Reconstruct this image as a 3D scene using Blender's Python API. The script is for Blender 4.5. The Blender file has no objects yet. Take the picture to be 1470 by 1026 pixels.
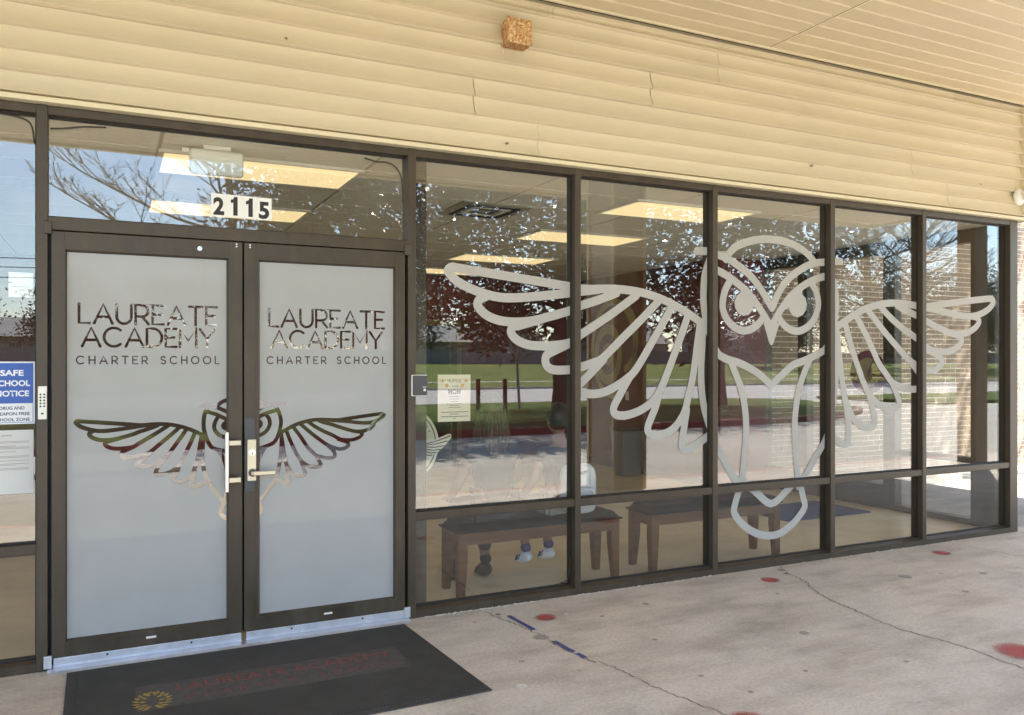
import bpy, bmesh, math, random
import numpy as np
from mathutils import Vector, Matrix, Euler
from mathutils.geometry import delaunay_2d_cdt
PI = math.pi
R = math.radians
random.seed(7)

sc = bpy.context.scene
C = bpy.context.collection

# ------------------------------------------------------------------ camera
cam_d = bpy.data.cameras.new('camera')
cam = bpy.data.objects.new('camera', cam_d)
C.objects.link(cam)
cam.location = (0.0, -4.6, 1.509)
cam.rotation_euler = (R(90), 0, R(-26.02))
cam_d.sensor_width = 36.0
cam_d.lens = 28.898
cam_d.shift_y = 0.0044
cam_d.clip_start = 0.05
cam_d.clip_end = 2000
sc.camera = cam

# ------------------------------------------------------------------ sky and sun
SUN_DX, SUN_DY = -0.65, 0.515            # horizontal travel of a sun ray for each metre it drops
SUN_EL = math.atan2(1.0, math.hypot(SUN_DX, SUN_DY))
SUN_AZ = math.atan2(-SUN_DX, -SUN_DY)    # clockwise from +Y
world = bpy.data.worlds.new('World')
sc.world = world
world.use_nodes = True
wn, wl = world.node_tree.nodes, world.node_tree.links
wn.clear()
w_out = wn.new('ShaderNodeOutputWorld')
w_bg = wn.new('ShaderNodeBackground')
w_sky = wn.new('ShaderNodeTexSky')
w_sky.sky_type = 'NISHITA'
w_sky.sun_disc = False
w_sky.sun_elevation = SUN_EL
w_sky.sun_rotation = SUN_AZ
w_sky.air_density = 1.0
w_sky.dust_density = 0.4
w_sky.ozone_density = 1.8
w_bg.inputs['Strength'].default_value = 0.145
# thin streaky clouds, the same all round the sky
w_tc = wn.new('ShaderNodeTexCoord')
w_map = wn.new('ShaderNodeMapping')
w_map.inputs['Scale'].default_value = (1.6, 1.6, 7.0)
w_no = wn.new('ShaderNodeTexNoise')
w_no.inputs['Scale'].default_value = 2.2
w_no.inputs['Detail'].default_value = 6
w_no.inputs['Roughness'].default_value = 0.6
w_ramp = wn.new('ShaderNodeValToRGB')
w_ramp.color_ramp.elements[0].position = 0.52
w_ramp.color_ramp.elements[0].color = (0, 0, 0, 1)
w_ramp.color_ramp.elements[1].position = 0.78
w_ramp.color_ramp.elements[1].color = (0.42, 0.42, 0.42, 1)
w_mix = wn.new('ShaderNodeMixRGB')
w_mix.inputs['Color2'].default_value = (8.5, 8.8, 9.2, 1)
wl.new(w_tc.outputs['Generated'], w_map.inputs['Vector'])
wl.new(w_map.outputs['Vector'], w_no.inputs['Vector'])
wl.new(w_no.outputs['Fac'], w_ramp.inputs['Fac'])
wl.new(w_ramp.outputs['Color'], w_mix.inputs['Fac'])
wl.new(w_sky.outputs['Color'], w_mix.inputs['Color1'])
wl.new(w_mix.outputs['Color'], w_bg.inputs['Color'])
wl.new(w_bg.outputs['Background'], w_out.inputs['Surface'])

sun_d = bpy.data.lights.new('sun', 'SUN')
sun_d.energy = 5.0
sun_d.angle = R(0.53)
sun_d.color = (1.0, 0.95, 0.87)
sun = bpy.data.objects.new('sun', sun_d)
C.objects.link(sun)
sun.location = (20, -20, 30)
sun.rotation_euler = Vector((SUN_DX, SUN_DY, -1)).to_track_quat('-Z', 'Y').to_euler()

sc.view_settings.view_transform = 'Standard'
sc.view_settings.look = 'None'
sc.view_settings.gamma = 1.0
sc.view_settings.exposure = 2.45
sc.view_settings.use_curve_mapping = False
sc.render.engine = 'CYCLES'
sc.cycles.use_denoising = True
sc.cycles.max_bounces = 10
sc.cycles.diffuse_bounces = 5
sc.cycles.glossy_bounces = 4
sc.cycles.transmission_bounces = 6
sc.cycles.transparent_max_bounces = 24
sc.cycles.sample_clamp_indirect = 6.0
sc.cycles.caustics_reflective = False
sc.cycles.caustics_refractive = False

# ------------------------------------------------------------------ materials
def new_mat(name):
    m = bpy.data.materials.new(name)
    m.use_nodes = True
    n, l = m.node_tree.nodes, m.node_tree.links
    b = n['Principled BSDF']
    return m, n, l, b

def ramp(n, stops):
    r = n.new('ShaderNodeValToRGB')
    e = r.color_ramp.elements
    e[0].position, e[0].color = stops[0][0], (*stops[0][1], 1)
    e[1].position, e[1].color = stops[-1][0], (*stops[-1][1], 1)
    for p, c in stops[1:-1]:
        k = e.new(p); k.color = (*c, 1)
    return r

def coords(n, l, scale=(1, 1, 1), kind='Object', per_object=False):
    tc = n.new('ShaderNodeTexCoord')
    mp = n.new('ShaderNodeMapping')
    mp.inputs['Scale'].default_value = scale
    l.new(tc.outputs[kind], mp.inputs['Vector'])
    if per_object:
        oi = n.new('ShaderNodeObjectInfo')
        mu = n.new('ShaderNodeMath'); mu.operation = 'MULTIPLY'; mu.inputs[1].default_value = 37.0
        l.new(oi.outputs['Random'], mu.inputs[0])
        l.new(mu.outputs[0], mp.inputs['Location'])
    return mp.outputs['Vector']

def noise(n, l, vec, scale, detail=4, rough=0.55):
    t = n.new('ShaderNodeTexNoise')
    t.inputs['Scale'].default_value = scale
    t.inputs['Detail'].default_value = detail
    t.inputs['Roughness'].default_value = rough
    l.new(vec, t.inputs['Vector'])
    return t.outputs['Fac']

def mixc(n, l, fac, a, b, mode='MIX'):
    m = n.new('ShaderNodeMixRGB'); m.blend_type = mode
    for sock, v in (('Fac', fac), ('Color1', a), ('Color2', b)):
        if hasattr(v, 'is_output'):
            l.new(v, m.inputs[sock])
        elif isinstance(v, (int, float)):
            m.inputs[sock].default_value = v
        else:
            m.inputs[sock].default_value = (*v, 1)
    return m.outputs['Color']

def bump(n, l, b, height, strength=0.2, dist=0.01):
    k = n.new('ShaderNodeBump')
    k.inputs['Strength'].default_value = strength
    k.inputs['Distance'].default_value = dist
    l.new(height, k.inputs['Height'])
    l.new(k.outputs['Normal'], b.inputs['Normal'])

def pm(name, col, rough=0.55, metal=0.0, var=0.12, scale=6.0, bmp=0.0, bscale=60.0, spec=0.5,
       stretch=(1, 1, 1), per_object=False, obj_var=0.0):
    """a plain procedural material: one colour with uneven tone, a little fine relief"""
    m, n, l, b = new_mat(name)
    v = coords(n, l, stretch, 'Object', per_object)
    lo = tuple(c * (1 - var) for c in col)
    hi = tuple(min(1, c * (1 + var)) for c in col)
    f = noise(n, l, v, scale, 5, 0.6)
    r = ramp(n, [(0.3, lo), (0.7, hi)])
    l.new(f, r.inputs['Fac'])
    out = r.outputs['Color']
    if obj_var:
        oi = n.new('ShaderNodeObjectInfo')
        rr = ramp(n, [(0.0, (1 - obj_var,) * 3), (1.0, (1 + obj_var,) * 3)])
        l.new(oi.outputs['Random'], rr.inputs['Fac'])
        out = mixc(n, l, 1.0, out, rr.outputs['Color'], 'MULTIPLY')
    l.new(out, b.inputs['Base Color'])
    b.inputs['Roughness'].default_value = rough
    b.inputs['Metallic'].default_value = metal
    b.inputs['Specular IOR Level'].default_value = spec
    if bmp:
        bump(n, l, b, noise(n, l, v, bscale, 4), bmp, 0.004)
    return m

def glass_mat(name, f0=0.055, tint=(0.965, 0.975, 0.97)):
    m = bpy.data.materials.new(name)
    m.use_nodes = True
    n, l = m.node_tree.nodes, m.node_tree.links
    n.clear()
    o = n.new('ShaderNodeOutputMaterial')
    tr = n.new('ShaderNodeBsdfTransparent'); tr.inputs['Color'].default_value = (*tint, 1)
    gl = n.new('ShaderNodeBsdfGlossy'); gl.inputs['Roughness'].default_value = 0.0
    gl.inputs['Color'].default_value = (1, 1, 1, 1)
    lw = n.new('ShaderNodeLayerWeight'); lw.inputs['Blend'].default_value = 0.5
    p5 = n.new('ShaderNodeMath'); p5.operation = 'POWER'; p5.inputs[1].default_value = 5.0
    ma = n.new('ShaderNodeMath'); ma.operation = 'MULTIPLY_ADD'
    ma.inputs[1].default_value = 1 - f0; ma.inputs[2].default_value = f0
    l.new(lw.outputs['Facing'], p5.inputs[0]); l.new(p5.outputs[0], ma.inputs[0])
    mx = n.new('ShaderNodeMixShader')
    l.new(ma.outputs[0], mx.inputs['Fac']); l.new(tr.outputs[0], mx.inputs[1]); l.new(gl.outputs[0], mx.inputs[2])
    l.new(mx.outputs[0], o.inputs['Surface'])
    return m

def emit_mat(name, col, strength):
    m, n, l, b = new_mat(name)
    b.inputs['Base Color'].default_value = (0.8, 0.78, 0.7, 1)
    b.inputs['Emission Color'].default_value = (*col, 1)
    b.inputs['Emission Strength'].default_value = strength
    return m

def concrete_mat(name, col, warm=(0.44, 0.37, 0.31)):
    m, n, l, b = new_mat(name)
    v = coords(n, l)
    big = noise(n, l, v, 0.55, 5, 0.6)
    mid = noise(n, l, v, 3.2, 7, 0.68)
    fine = noise(n, l, v, 55, 5, 0.7)
    r1 = ramp(n, [(0.32, tuple(c * 0.80 for c in col)), (0.5, col), (0.7, warm)])
    l.new(big, r1.inputs['Fac'])
    r2 = ramp(n, [(0.28, (0.76, 0.745, 0.73)), (0.46, (0.97, 0.97, 0.97)), (0.75, (1.10, 1.085, 1.07))])
    l.new(mid, r2.inputs['Fac'])
    c1 = mixc(n, l, 1.0, r1.outputs['Color'], r2.outputs['Color'], 'MULTIPLY')
    r3 = ramp(n, [(0.3, (0.78, 0.78, 0.78)), (0.7, (1.14, 1.14, 1.14))])
    l.new(fine, r3.inputs['Fac'])
    c2 = mixc(n, l, 1.0, c1, r3.outputs['Color'], 'MULTIPLY')
    # scattered dark spots: old gum and grit trodden into the slab
    vo = n.new('ShaderNodeTexVoronoi'); vo.inputs['Scale'].default_value = 3.4
    l.new(v, vo.inputs['Vector'])
    wob = noise(n, l, v, 30, 3)
    ad = n.new('ShaderNodeMath'); ad.operation = 'MULTIPLY_ADD'; ad.inputs[1].default_value = 0.06; ad.inputs[2].default_value = -0.03
    l.new(wob, ad.inputs[0])
    a2 = n.new('ShaderNodeMath'); a2.operation = 'ADD'
    l.new(vo.outputs['Distance'], a2.inputs[0]); l.new(ad.outputs[0], a2.inputs[1])
    r4 = ramp(n, [(0.035, (0.5, 0.48, 0.46)), (0.06, (1, 1, 1))])
    l.new(a2.outputs[0], r4.inputs['Fac'])
    c3 = mixc(n, l, 1.0, c2, r4.outputs['Color'], 'MULTIPLY')
    # broad trowel streaks and washed-out stains
    vs = coords(n, l, (1.0, 3.2, 1.0))
    st = noise(n, l, vs, 1.3, 6, 0.62)
    r5 = ramp(n, [(0.36, (0.80, 0.78, 0.76)), (0.55, (1.03, 1.03, 1.03))])
    l.new(st, r5.inputs['Fac'])
    c4 = mixc(n, l, 1.0, c3, r5.outputs['Color'], 'MULTIPLY')
    l.new(c4, b.inputs['Base Color'])
    b.inputs['Roughness'].default_value = 0.82
    bump(n, l, b, noise(n, l, v, 38, 8, 0.7), 0.28, 0.006)
    return m

def asphalt_mat():
    m, n, l, b = new_mat('asphalt')
    v = coords(n, l)
    f = noise(n, l, v, 24, 6, 0.85)
    g = noise(n, l, v, 0.5, 5, 0.6)
    r = ramp(n, [(0.33, (0.24, 0.222, 0.188)), (0.5, (0.395, 0.367, 0.312)), (0.70, (0.58, 0.54, 0.46))])
    l.new(f, r.inputs['Fac'])
    r2 = ramp(n, [(0.3, (0.82, 0.82, 0.82)), (0.7, (1.1, 1.1, 1.1))])
    l.new(g, r2.inputs['Fac'])
    l.new(mixc(n, l, 1.0, r.outputs['Color'], r2.outputs['Color'], 'MULTIPLY'), b.inputs['Base Color'])
    b.inputs['Roughness'].default_value = 0.9
    return m

def grass_mat(name, a=(0.05, 0.085, 0.016), c=(0.13, 0.15, 0.035)):
    m, n, l, b = new_mat(name)
    v = coords(n, l)
    f = noise(n, l, v, 26, 6, 0.75)
    g = noise(n, l, v, 0.35, 5, 0.6)
    r = ramp(n, [(0.32, tuple(x * 0.55 for x in a)), (0.5, a), (0.7, c)])
    l.new(f, r.inputs['Fac'])
    r2 = ramp(n, [(0.35, (0.8, 0.9, 0.8)), (0.65, (1.35, 1.2, 1.0))])
    l.new(g, r2.inputs['Fac'])
    l.new(mixc(n, l, 1.0, r.outputs['Color'], r2.outputs['Color'], 'MULTIPLY'), b.inputs['Base Color'])
    b.inputs['Roughness'].default_value = 0.95
    b.inputs['Specular IOR Level'].default_value = 0.15
    bump(n, l, b, f, 0.8, 0.05)
    return m

def leaf_mat(name, a, b_, rough=0.45):
    m, n, l, b = new_mat(name)
    v = coords(n, l)
    f = noise(n, l, v, 1.1, 4, 0.7)
    r = ramp(n, [(0.3, a), (0.7, b_)])
    l.new(f, r.inputs['Fac'])
    l.new(r.outputs['Color'], b.inputs['Base Color'])
    b.inputs['Roughness'].default_value = rough
    return m

def rust_mat():
    m, n, l, b = new_mat('rusted_paint')
    v = coords(n, l)
    f = noise(n, l, v, 48, 8, 0.72)
    r = ramp(n, [(0.34, (0.27, 0.11, 0.03)), (0.45, (0.44, 0.21, 0.065)), (0.52, (0.55, 0.33, 0.14)), (0.60, (0.70, 0.55, 0.36))])
    l.new(f, r.inputs['Fac'])
    f2 = noise(n, l, v, 150, 3, 0.7)
    r2 = ramp(n, [(0.3, (0.7, 0.7, 0.7)), (0.6, (1.1, 1.1, 1.1))])
    l.new(f2, r2.inputs['Fac'])
    l.new(mixc(n, l, 1.0, r.outputs['Color'], r2.outputs['Color'], 'MULTIPLY'), b.inputs['Base Color'])
    b.inputs['Roughness'].default_value = 0.85
    bump(n, l, b, f, 0.5, 0.004)
    return m

def bronze_mat():
    m, n, l, b = new_mat('bronze_frame')
    v = coords(n, l, (1, 1, 0.25))
    f = noise(n, l, v, 9, 6, 0.65)
    r = ramp(n, [(0.3, (0.050, 0.037, 0.024)), (0.55, (0.069, 0.052, 0.035)), (0.8, (0.100, 0.079, 0.056))])
    l.new(f, r.inputs['Fac'])
    v2 = coords(n, l)
    sc_ = noise(n, l, v2, 90, 4, 0.8)
    r2 = ramp(n, [(0.70, (0, 0, 0)), (0.80, (0.5, 0.5, 0.5))])
    l.new(sc_, r2.inputs['Fac'])
    l.new(mixc(n, l, r2.outputs['Color'], r.outputs['Color'], (0.22, 0.20, 0.18)), b.inputs['Base Color'])
    b.inputs['Metallic'].default_value = 0.25
    rr = ramp(n, [(0.3, (0.36,) * 3), (0.7, (0.55,) * 3)])
    l.new(f, rr.inputs['Fac'])
    l.new(rr.outputs['Color'], b.inputs['Roughness'])
    return m

def film_mat(name, col, trans=0.25, rough=0.5, coat=0.0):
    """frosted vinyl: scatters light from both sides"""
    m = bpy.data.materials.new(name); m.use_nodes = True
    n, l = m.node_tree.nodes, m.node_tree.links
    b = n['Principled BSDF']
    v = coords(n, l)
    f = noise(n, l, v, 5, 4, 0.5)
    r = ramp(n, [(0.3, tuple(c * 0.97 for c in col)), (0.7, tuple(min(1, c * 1.03) for c in col))])
    l.new(f, r.inputs['Fac']); l.new(r.outputs['Color'], b.inputs['Base Color'])
    b.inputs['Roughness'].default_value = rough
    b.inputs['Specular IOR Level'].default_value = 0.3
    b.inputs['Coat Weight'].default_value = coat; b.inputs['Coat Roughness'].default_value = 0.015
    t = n.new('ShaderNodeBsdfTranslucent'); t.inputs['Color'].default_value = (*col, 1)
    mx = n.new('ShaderNodeMixShader'); mx.inputs['Fac'].default_value = trans
    o = n['Material Output']
    l.new(b.outputs[0], mx.inputs[1]); l.new(t.outputs[0], mx.inputs[2]); l.new(mx.outputs[0], o.inputs['Surface'])
    return m

M = {}
M['bronze'] = bronze_mat()
M['gasket'] = pm('black_gasket', (0.018, 0.017, 0.016), 0.6)
M['glass'] = glass_mat('window_glass', 0.066)
M['door_glass'] = glass_mat('door_glass', 0.066)
M['side_glass'] = glass_mat('side_glass', 0.04, (0.86, 0.87, 0.86))
M['siding'] = pm('cream_vinyl', (0.655, 0.575, 0.425), 0.55, var=0.06, scale=2.2, bmp=0.05, bscale=90, stretch=(0.5, 1, 2.0), per_object=True, obj_var=0.015)
M['soffit'] = pm('tan_soffit', (0.60, 0.505, 0.345), 0.55, var=0.05, scale=1.3, per_object=True, obj_var=0.02)
M['trim'] = pm('cream_trim', (0.70, 0.62, 0.44), 0.5, var=0.04, scale=2)
M['groove'] = pm('dark_groove', (0.10, 0.07, 0.04), 0.8)
M['backing'] = pm('siding_backing', (0.36, 0.29, 0.19), 0.8)
M['concrete'] = concrete_mat('walk_concrete', (0.575, 0.522, 0.458), (0.62, 0.535, 0.445))
M['dimmed_concrete'] = concrete_mat('side_concrete', (0.34, 0.315, 0.285), (0.37, 0.33, 0.29))  # walk concrete darkened so the sunlit side strip does not blow out
M['kerb'] = concrete_mat('kerb_concrete', (0.44, 0.41, 0.36), (0.5, 0.45, 0.38))
M['red_paint'] = pm('faded_red_paint', (0.15, 0.028, 0.026), 0.75, var=0.4, scale=9)
M['pink_paint'] = pm('worn_pink_paint', (0.46, 0.30, 0.25), 0.8, var=0.25, scale=6)
M['dot_red'] = pm('sprayed_red', (0.46, 0.062, 0.055), 0.75, var=0.2, scale=40)
M['tape_blue'] = pm('blue_tape', (0.075, 0.085, 0.24), 0.55, var=0.25, scale=30)
M['crack'] = pm('crack_dirt', (0.235, 0.195, 0.155), 0.95, var=0.35, scale=12)
M['gum'] = pm('gum_stain', (0.31, 0.285, 0.255), 0.9, var=0.2, scale=20)
M['chip'] = pm('pale_chip', (0.62, 0.60, 0.56), 0.8, var=0.15, scale=20)
M['asphalt'] = asphalt_mat()
M['road'] = pm('road_concrete', (0.35, 0.335, 0.305), 0.85, var=0.16, scale=3.5)
M['grass'] = grass_mat('grass', (0.062, 0.105, 0.020), (0.16, 0.18, 0.045))
M['lawn'] = grass_mat('far_lawn', (0.095, 0.135, 0.032), (0.23, 0.225, 0.075))
M['rust'] = rust_mat()
M['white_plastic'] = pm('white_plastic', (0.80, 0.79, 0.74), 0.45, var=0.05)
M['white_film'] = pm('white_vinyl', (0.80, 0.79, 0.77), 0.5, var=0.03)
M['black'] = pm('black_print', (0.022, 0.02, 0.02), 0.55)
M['lens'] = pm('dark_lens', (0.05, 0.015, 0.02), 0.15)
M['owl'] = film_mat('grey_decal_vinyl', (0.465, 0.455, 0.43), 0.12, 0.55)
M['frost'] = film_mat('frosted_film', (0.445, 0.452, 0.455), 0.20, 0.55, 0.28)
M['steel'] = pm('satin_steel', (0.70, 0.69, 0.66), 0.30, metal=1.0, var=0.06)
M['brass'] = pm('satin_lock', (0.52, 0.47, 0.37), 0.34, metal=0.85, var=0.06)
M['alu'] = pm('mill_aluminium', (0.62, 0.64, 0.70), 0.42, metal=0.7, var=0.12, scale=14)
M['plate'] = pm('grey_plate', (0.075, 0.075, 0.078), 0.5, metal=0.3)
M['mat'] = None
M['blue_sign'] = pm('blue_print', (0.032, 0.10, 0.42), 0.4, var=0.03)
M['white_sign'] = pm('sign_white', (0.78, 0.80, 0.84), 0.4, var=0.03)
M['navy'] = pm('navy_print', (0.035, 0.04, 0.12), 0.5)
M['paper'] = film_mat('paper', (0.97, 0.85, 0.76), 0.35, 0.8)
M['paper_white'] = film_mat('white_paper', (0.90, 0.91, 0.92), 0.35, 0.8)
M['ink'] = pm('grey_ink', (0.22, 0.19, 0.16), 0.7)
M['ink_pale'] = pm('pale_ink', (0.42, 0.38, 0.33), 0.7)
M['orange_ink'] = pm('orange_ink', (0.66, 0.33, 0.13), 0.7)
M['badge'] = film_mat('badge_cream', (0.76, 0.80, 0.60), 0.35, 0.6)
M['maroon_ink'] = pm('maroon_ink', (0.20, 0.018, 0.022), 0.6)
M['floor'] = pm('tan_floor', (0.84, 0.72, 0.50), 0.25, var=0.12, scale=2.6, bmp=0.03, bscale=8)
M['ceil'] = pm('ceiling_tile', (0.70, 0.68, 0.60), 0.9, var=0.05, scale=30, bmp=0.2, bscale=160)
M['tbar'] = pm('ceiling_bar', (0.40, 0.37, 0.30), 0.6)
M['light'] = emit_mat('fluorescent_panel', (1.0, 0.745, 0.36), 0.18)
M['red_wall'] = pm('maroon_wall', (0.135, 0.026, 0.020), 0.55, var=0.12, scale=3)
M['wall_beige'] = pm('beige_wall', (0.42, 0.37, 0.29), 0.7, var=0.06, scale=2)
M['khaki'] = pm('khaki_logo', (0.36, 0.29, 0.10), 0.6)
M['grey_can'] = pm('grey_plastic', (0.15, 0.17, 0.19), 0.5, var=0.06)
M['bench_wood'] = pm('bench_wood', (0.12, 0.050, 0.016), 0.45, var=0.3, scale=5, stretch=(0.6, 6, 6))
M['leather'] = pm('black_leather', (0.004, 0.004, 0.005), 0.45, var=0.15, scale=20, bmp=0.25, bscale=28, spec=0.15)
M['oak'] = pm('dark_oak', (0.17, 0.10, 0.035), 0.5, var=0.25, scale=4, stretch=(6, 6, 0.6))
M['blue_mat'] = pm('blue_carpet', (0.045, 0.075, 0.16), 0.95, var=0.2, scale=50)
M['mortar'] = pm('mortar', (0.76, 0.70, 0.60), 0.9, var=0.10, scale=30, bmp=0.3, bscale=80)
M['brick'] = pm('tan_brick', (0.30, 0.22, 0.155), 0.85, var=0.16, scale=9, bmp=0.4, bscale=70, per_object=True, obj_var=0.17)
M['col_board'] = pm('column_board', (0.46, 0.40, 0.31), 0.6, var=0.06, scale=2, per_object=True)
M['post_brown'] = pm('brown_post', (0.20, 0.155, 0.11), 0.7, var=0.15, scale=5)
M['skin_a'] = pm('skin', (0.19, 0.10, 0.06), 0.5, var=0.05)
M['skin_b'] = pm('skin_fair', (0.26, 0.145, 0.095), 0.5, var=0.05)
M['navy_shirt'] = pm('navy_cotton', (0.010, 0.010, 0.013), 0.9, var=0.2, scale=30)
M['pale_cloth'] = pm('pale_trousers', (0.42, 0.43, 0.38), 0.9, var=0.1, scale=30)
M['dark_cloth'] = pm('dark_trousers', (0.03, 0.03, 0.04), 0.9, var=0.1, scale=30)
M['hair_gold'] = pm('golden_brown_hair', (0.085, 0.050, 0.020), 0.5, var=0.45, scale=30, stretch=(6, 6, 0.5))
M['hair_dark'] = pm('dark_hair', (0.02, 0.014, 0.010), 0.5, var=0.3, scale=30)
M['shoe_white'] = pm('shoe_white', (0.72, 0.72, 0.72), 0.5, var=0.05)
M['shoe_blue'] = pm('shoe_blue', (0.045, 0.05, 0.17), 0.6)
M['shoe_black'] = pm('shoe_black', (0.03, 0.03, 0.03), 0.6)
M['pack'] = pm('white_pack', (0.56, 0.58, 0.61), 0.25, var=0.06)
M['pack_grey'] = pm('grey_strap', (0.10, 0.105, 0.115), 0.6)
M['bark'] = pm('bark', (0.115, 0.075, 0.055), 0.9, var=0.4, scale=7, bmp=0.6, bscale=18, stretch=(3, 3, 0.5))
M['bark_grey'] = pm('grey_bark', (0.16, 0.135, 0.115), 0.9, var=0.35, scale=7, stretch=(3, 3, 0.5))
def spray_mat():
    """paint that thins out into speckle towards the rim of its disc"""
    m, n, l, b = new_mat('sprayed_red_paint')
    tc = n.new('ShaderNodeTexCoord')
    sb = n.new('ShaderNodeVectorMath'); sb.operation = 'SUBTRACT'; sb.inputs[1].default_value = (0.5, 0.5, 0.5)
    l.new(tc.outputs['Generated'], sb.inputs[0])
    mu = n.new('ShaderNodeVectorMath'); mu.operation = 'MULTIPLY'; mu.inputs[1].default_value = (2, 2, 0)
    l.new(sb.outputs[0], mu.inputs[0])
    le = n.new('ShaderNodeVectorMath'); le.operation = 'LENGTH'; l.new(mu.outputs[0], le.inputs[0])
    v = coords(n, l)
    f = noise(n, l, v, 130, 5, 0.8); g = noise(n, l, v, 14, 4, 0.6)
    r = n.new('ShaderNodeMapRange'); r.inputs['From Min'].default_value = 0.30; r.inputs['From Max'].default_value = 1.0
    r.inputs['To Min'].default_value = 0.55; r.inputs['To Max'].default_value = -0.35
    l.new(le.outputs['Value'], r.inputs['Value'])
    a = n.new('ShaderNodeMath'); a.operation = 'ADD'; l.new(r.outputs[0], a.inputs[0]); l.new(f, a.inputs[1])
    a2 = n.new('ShaderNodeMath'); a2.operation = 'MULTIPLY_ADD'; a2.inputs[1].default_value = 0.25; a2.inputs[2].default_value = -0.12
    l.new(g, a2.inputs[0])
    a3 = n.new('ShaderNodeMath'); a3.operation = 'ADD'; l.new(a.outputs[0], a3.inputs[0]); l.new(a2.outputs[0], a3.inputs[1])
    k = ramp(n, [(0.45, (0, 0, 0)), (0.95, (0.64, 0.64, 0.64))]); l.new(a3.outputs[0], k.inputs['Fac'])
    c = ramp(n, [(0.3, (0.42, 0.085, 0.075)), (0.7, (0.56, 0.14, 0.125))]); l.new(f, c.inputs['Fac'])
    l.new(c.outputs['Color'], b.inputs['Base Color']); l.new(k.outputs['Color'], b.inputs['Alpha'])
    b.inputs['Roughness'].default_value = 0.85
    return m
M['spray'] = spray_mat()
M['magnolia'] = leaf_mat('magnolia_leaf', (0.018, 0.030, 0.010), (0.060, 0.058, 0.020), 0.32)
M['oakleaf'] = leaf_mat('evergreen_leaf', (0.022, 0.034, 0.012), (0.055, 0.068, 0.024), 0.6)
M['paleleaf'] = leaf_mat('winter_leaf', (0.060, 0.060, 0.028), (0.11, 0.10, 0.05), 0.7)
M['moss'] = leaf_mat('spanish_moss', (0.10, 0.078, 0.055), (0.19, 0.155, 0.115), 0.9)
M['fence'] = pm('weathered_fence', (0.19, 0.19, 0.19), 0.85, var=0.25, scale=3, stretch=(3, 3, 0.4))
M['roof'] = pm('grey_shingle', (0.27, 0.265, 0.255), 0.9, var=0.2, scale=5)
M['house_wall'] = pm('house_wall', (0.42, 0.38, 0.33), 0.8, var=0.1, scale=2)
M['house_blue'] = pm('house_blue', (0.30, 0.36, 0.44), 0.8, var=0.1, scale=2)
M['pane_dark'] = pm('dark_pane', (0.03, 0.035, 0.04), 0.1)
M['galv'] = pm('galvanised', (0.30, 0.30, 0.29), 0.5, metal=0.6)
M['wire'] = pm('black_wire', (0.02, 0.02, 0.02), 0.6)
M['sign_blue'] = pm('pale_blue_board', (0.35, 0.42, 0.55), 0.6)

def mat_rubber():
    m, n, l, b = new_mat('ribbed_rubber')
    tc = n.new('ShaderNodeTexCoord'); mp = n.new('ShaderNodeMapping')
    mp.inputs['Rotation'].default_value = (0, 0, R(45))
    l.new(tc.outputs['Object'], mp.inputs['Vector'])
    w = n.new('ShaderNodeTexWave'); w.inputs['Scale'].default_value = 26; w.inputs['Distortion'].default_value = 0.6
    w.inputs['Detail'].default_value = 1
    l.new(mp.outputs['Vector'], w.inputs['Vector'])
    v = coords(n, l)
    f = noise(n, l, v, 5, 6, 0.65)
    r = ramp(n, [(0.3, (0.030, 0.029, 0.027)), (0.6, (0.046, 0.044, 0.041)), (0.8, (0.072, 0.068, 0.062))])
    l.new(f, r.inputs['Fac'])
    r2 = ramp(n, [(0.2, (0.66,) * 3), (0.8, (1.25,) * 3)])
    l.new(w.outputs['Fac'], r2.inputs['Fac'])
    c = mixc(n, l, 1.0, r.outputs['Color'], r2.outputs['Color'], 'MULTIPLY')
    sp = noise(n, l, v, 130, 2, 0.5)
    r3 = ramp(n, [(0.74, (0, 0, 0)), (0.80, (0.5, 0.5, 0.5))])
    l.new(sp, r3.inputs['Fac'])
    l.new(mixc(n, l, r3.outputs['Color'], c, (0.20, 0.18, 0.16)), b.inputs['Base Color'])
    b.inputs['Roughness'].default_value = 0.75
    bump(n, l, b, w.outputs['Fac'], 0.5, 0.004)
    return m
M['mat'] = mat_rubber()
M['mat_edge'] = pm('mat_border', (0.042, 0.041, 0.040), 0.7, var=0.2, scale=9)
M['mat_red'] = pm('worn_maroon', (0.20, 0.055, 0.050), 0.8, var=0.22, scale=22)
M['mat_band'] = pm('mat_band', (0.072, 0.066, 0.063), 0.8, var=0.25, scale=30)
M['mat_gold'] = pm('mat_gold', (0.32, 0.23, 0.05), 0.7, var=0.2, scale=30)

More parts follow.
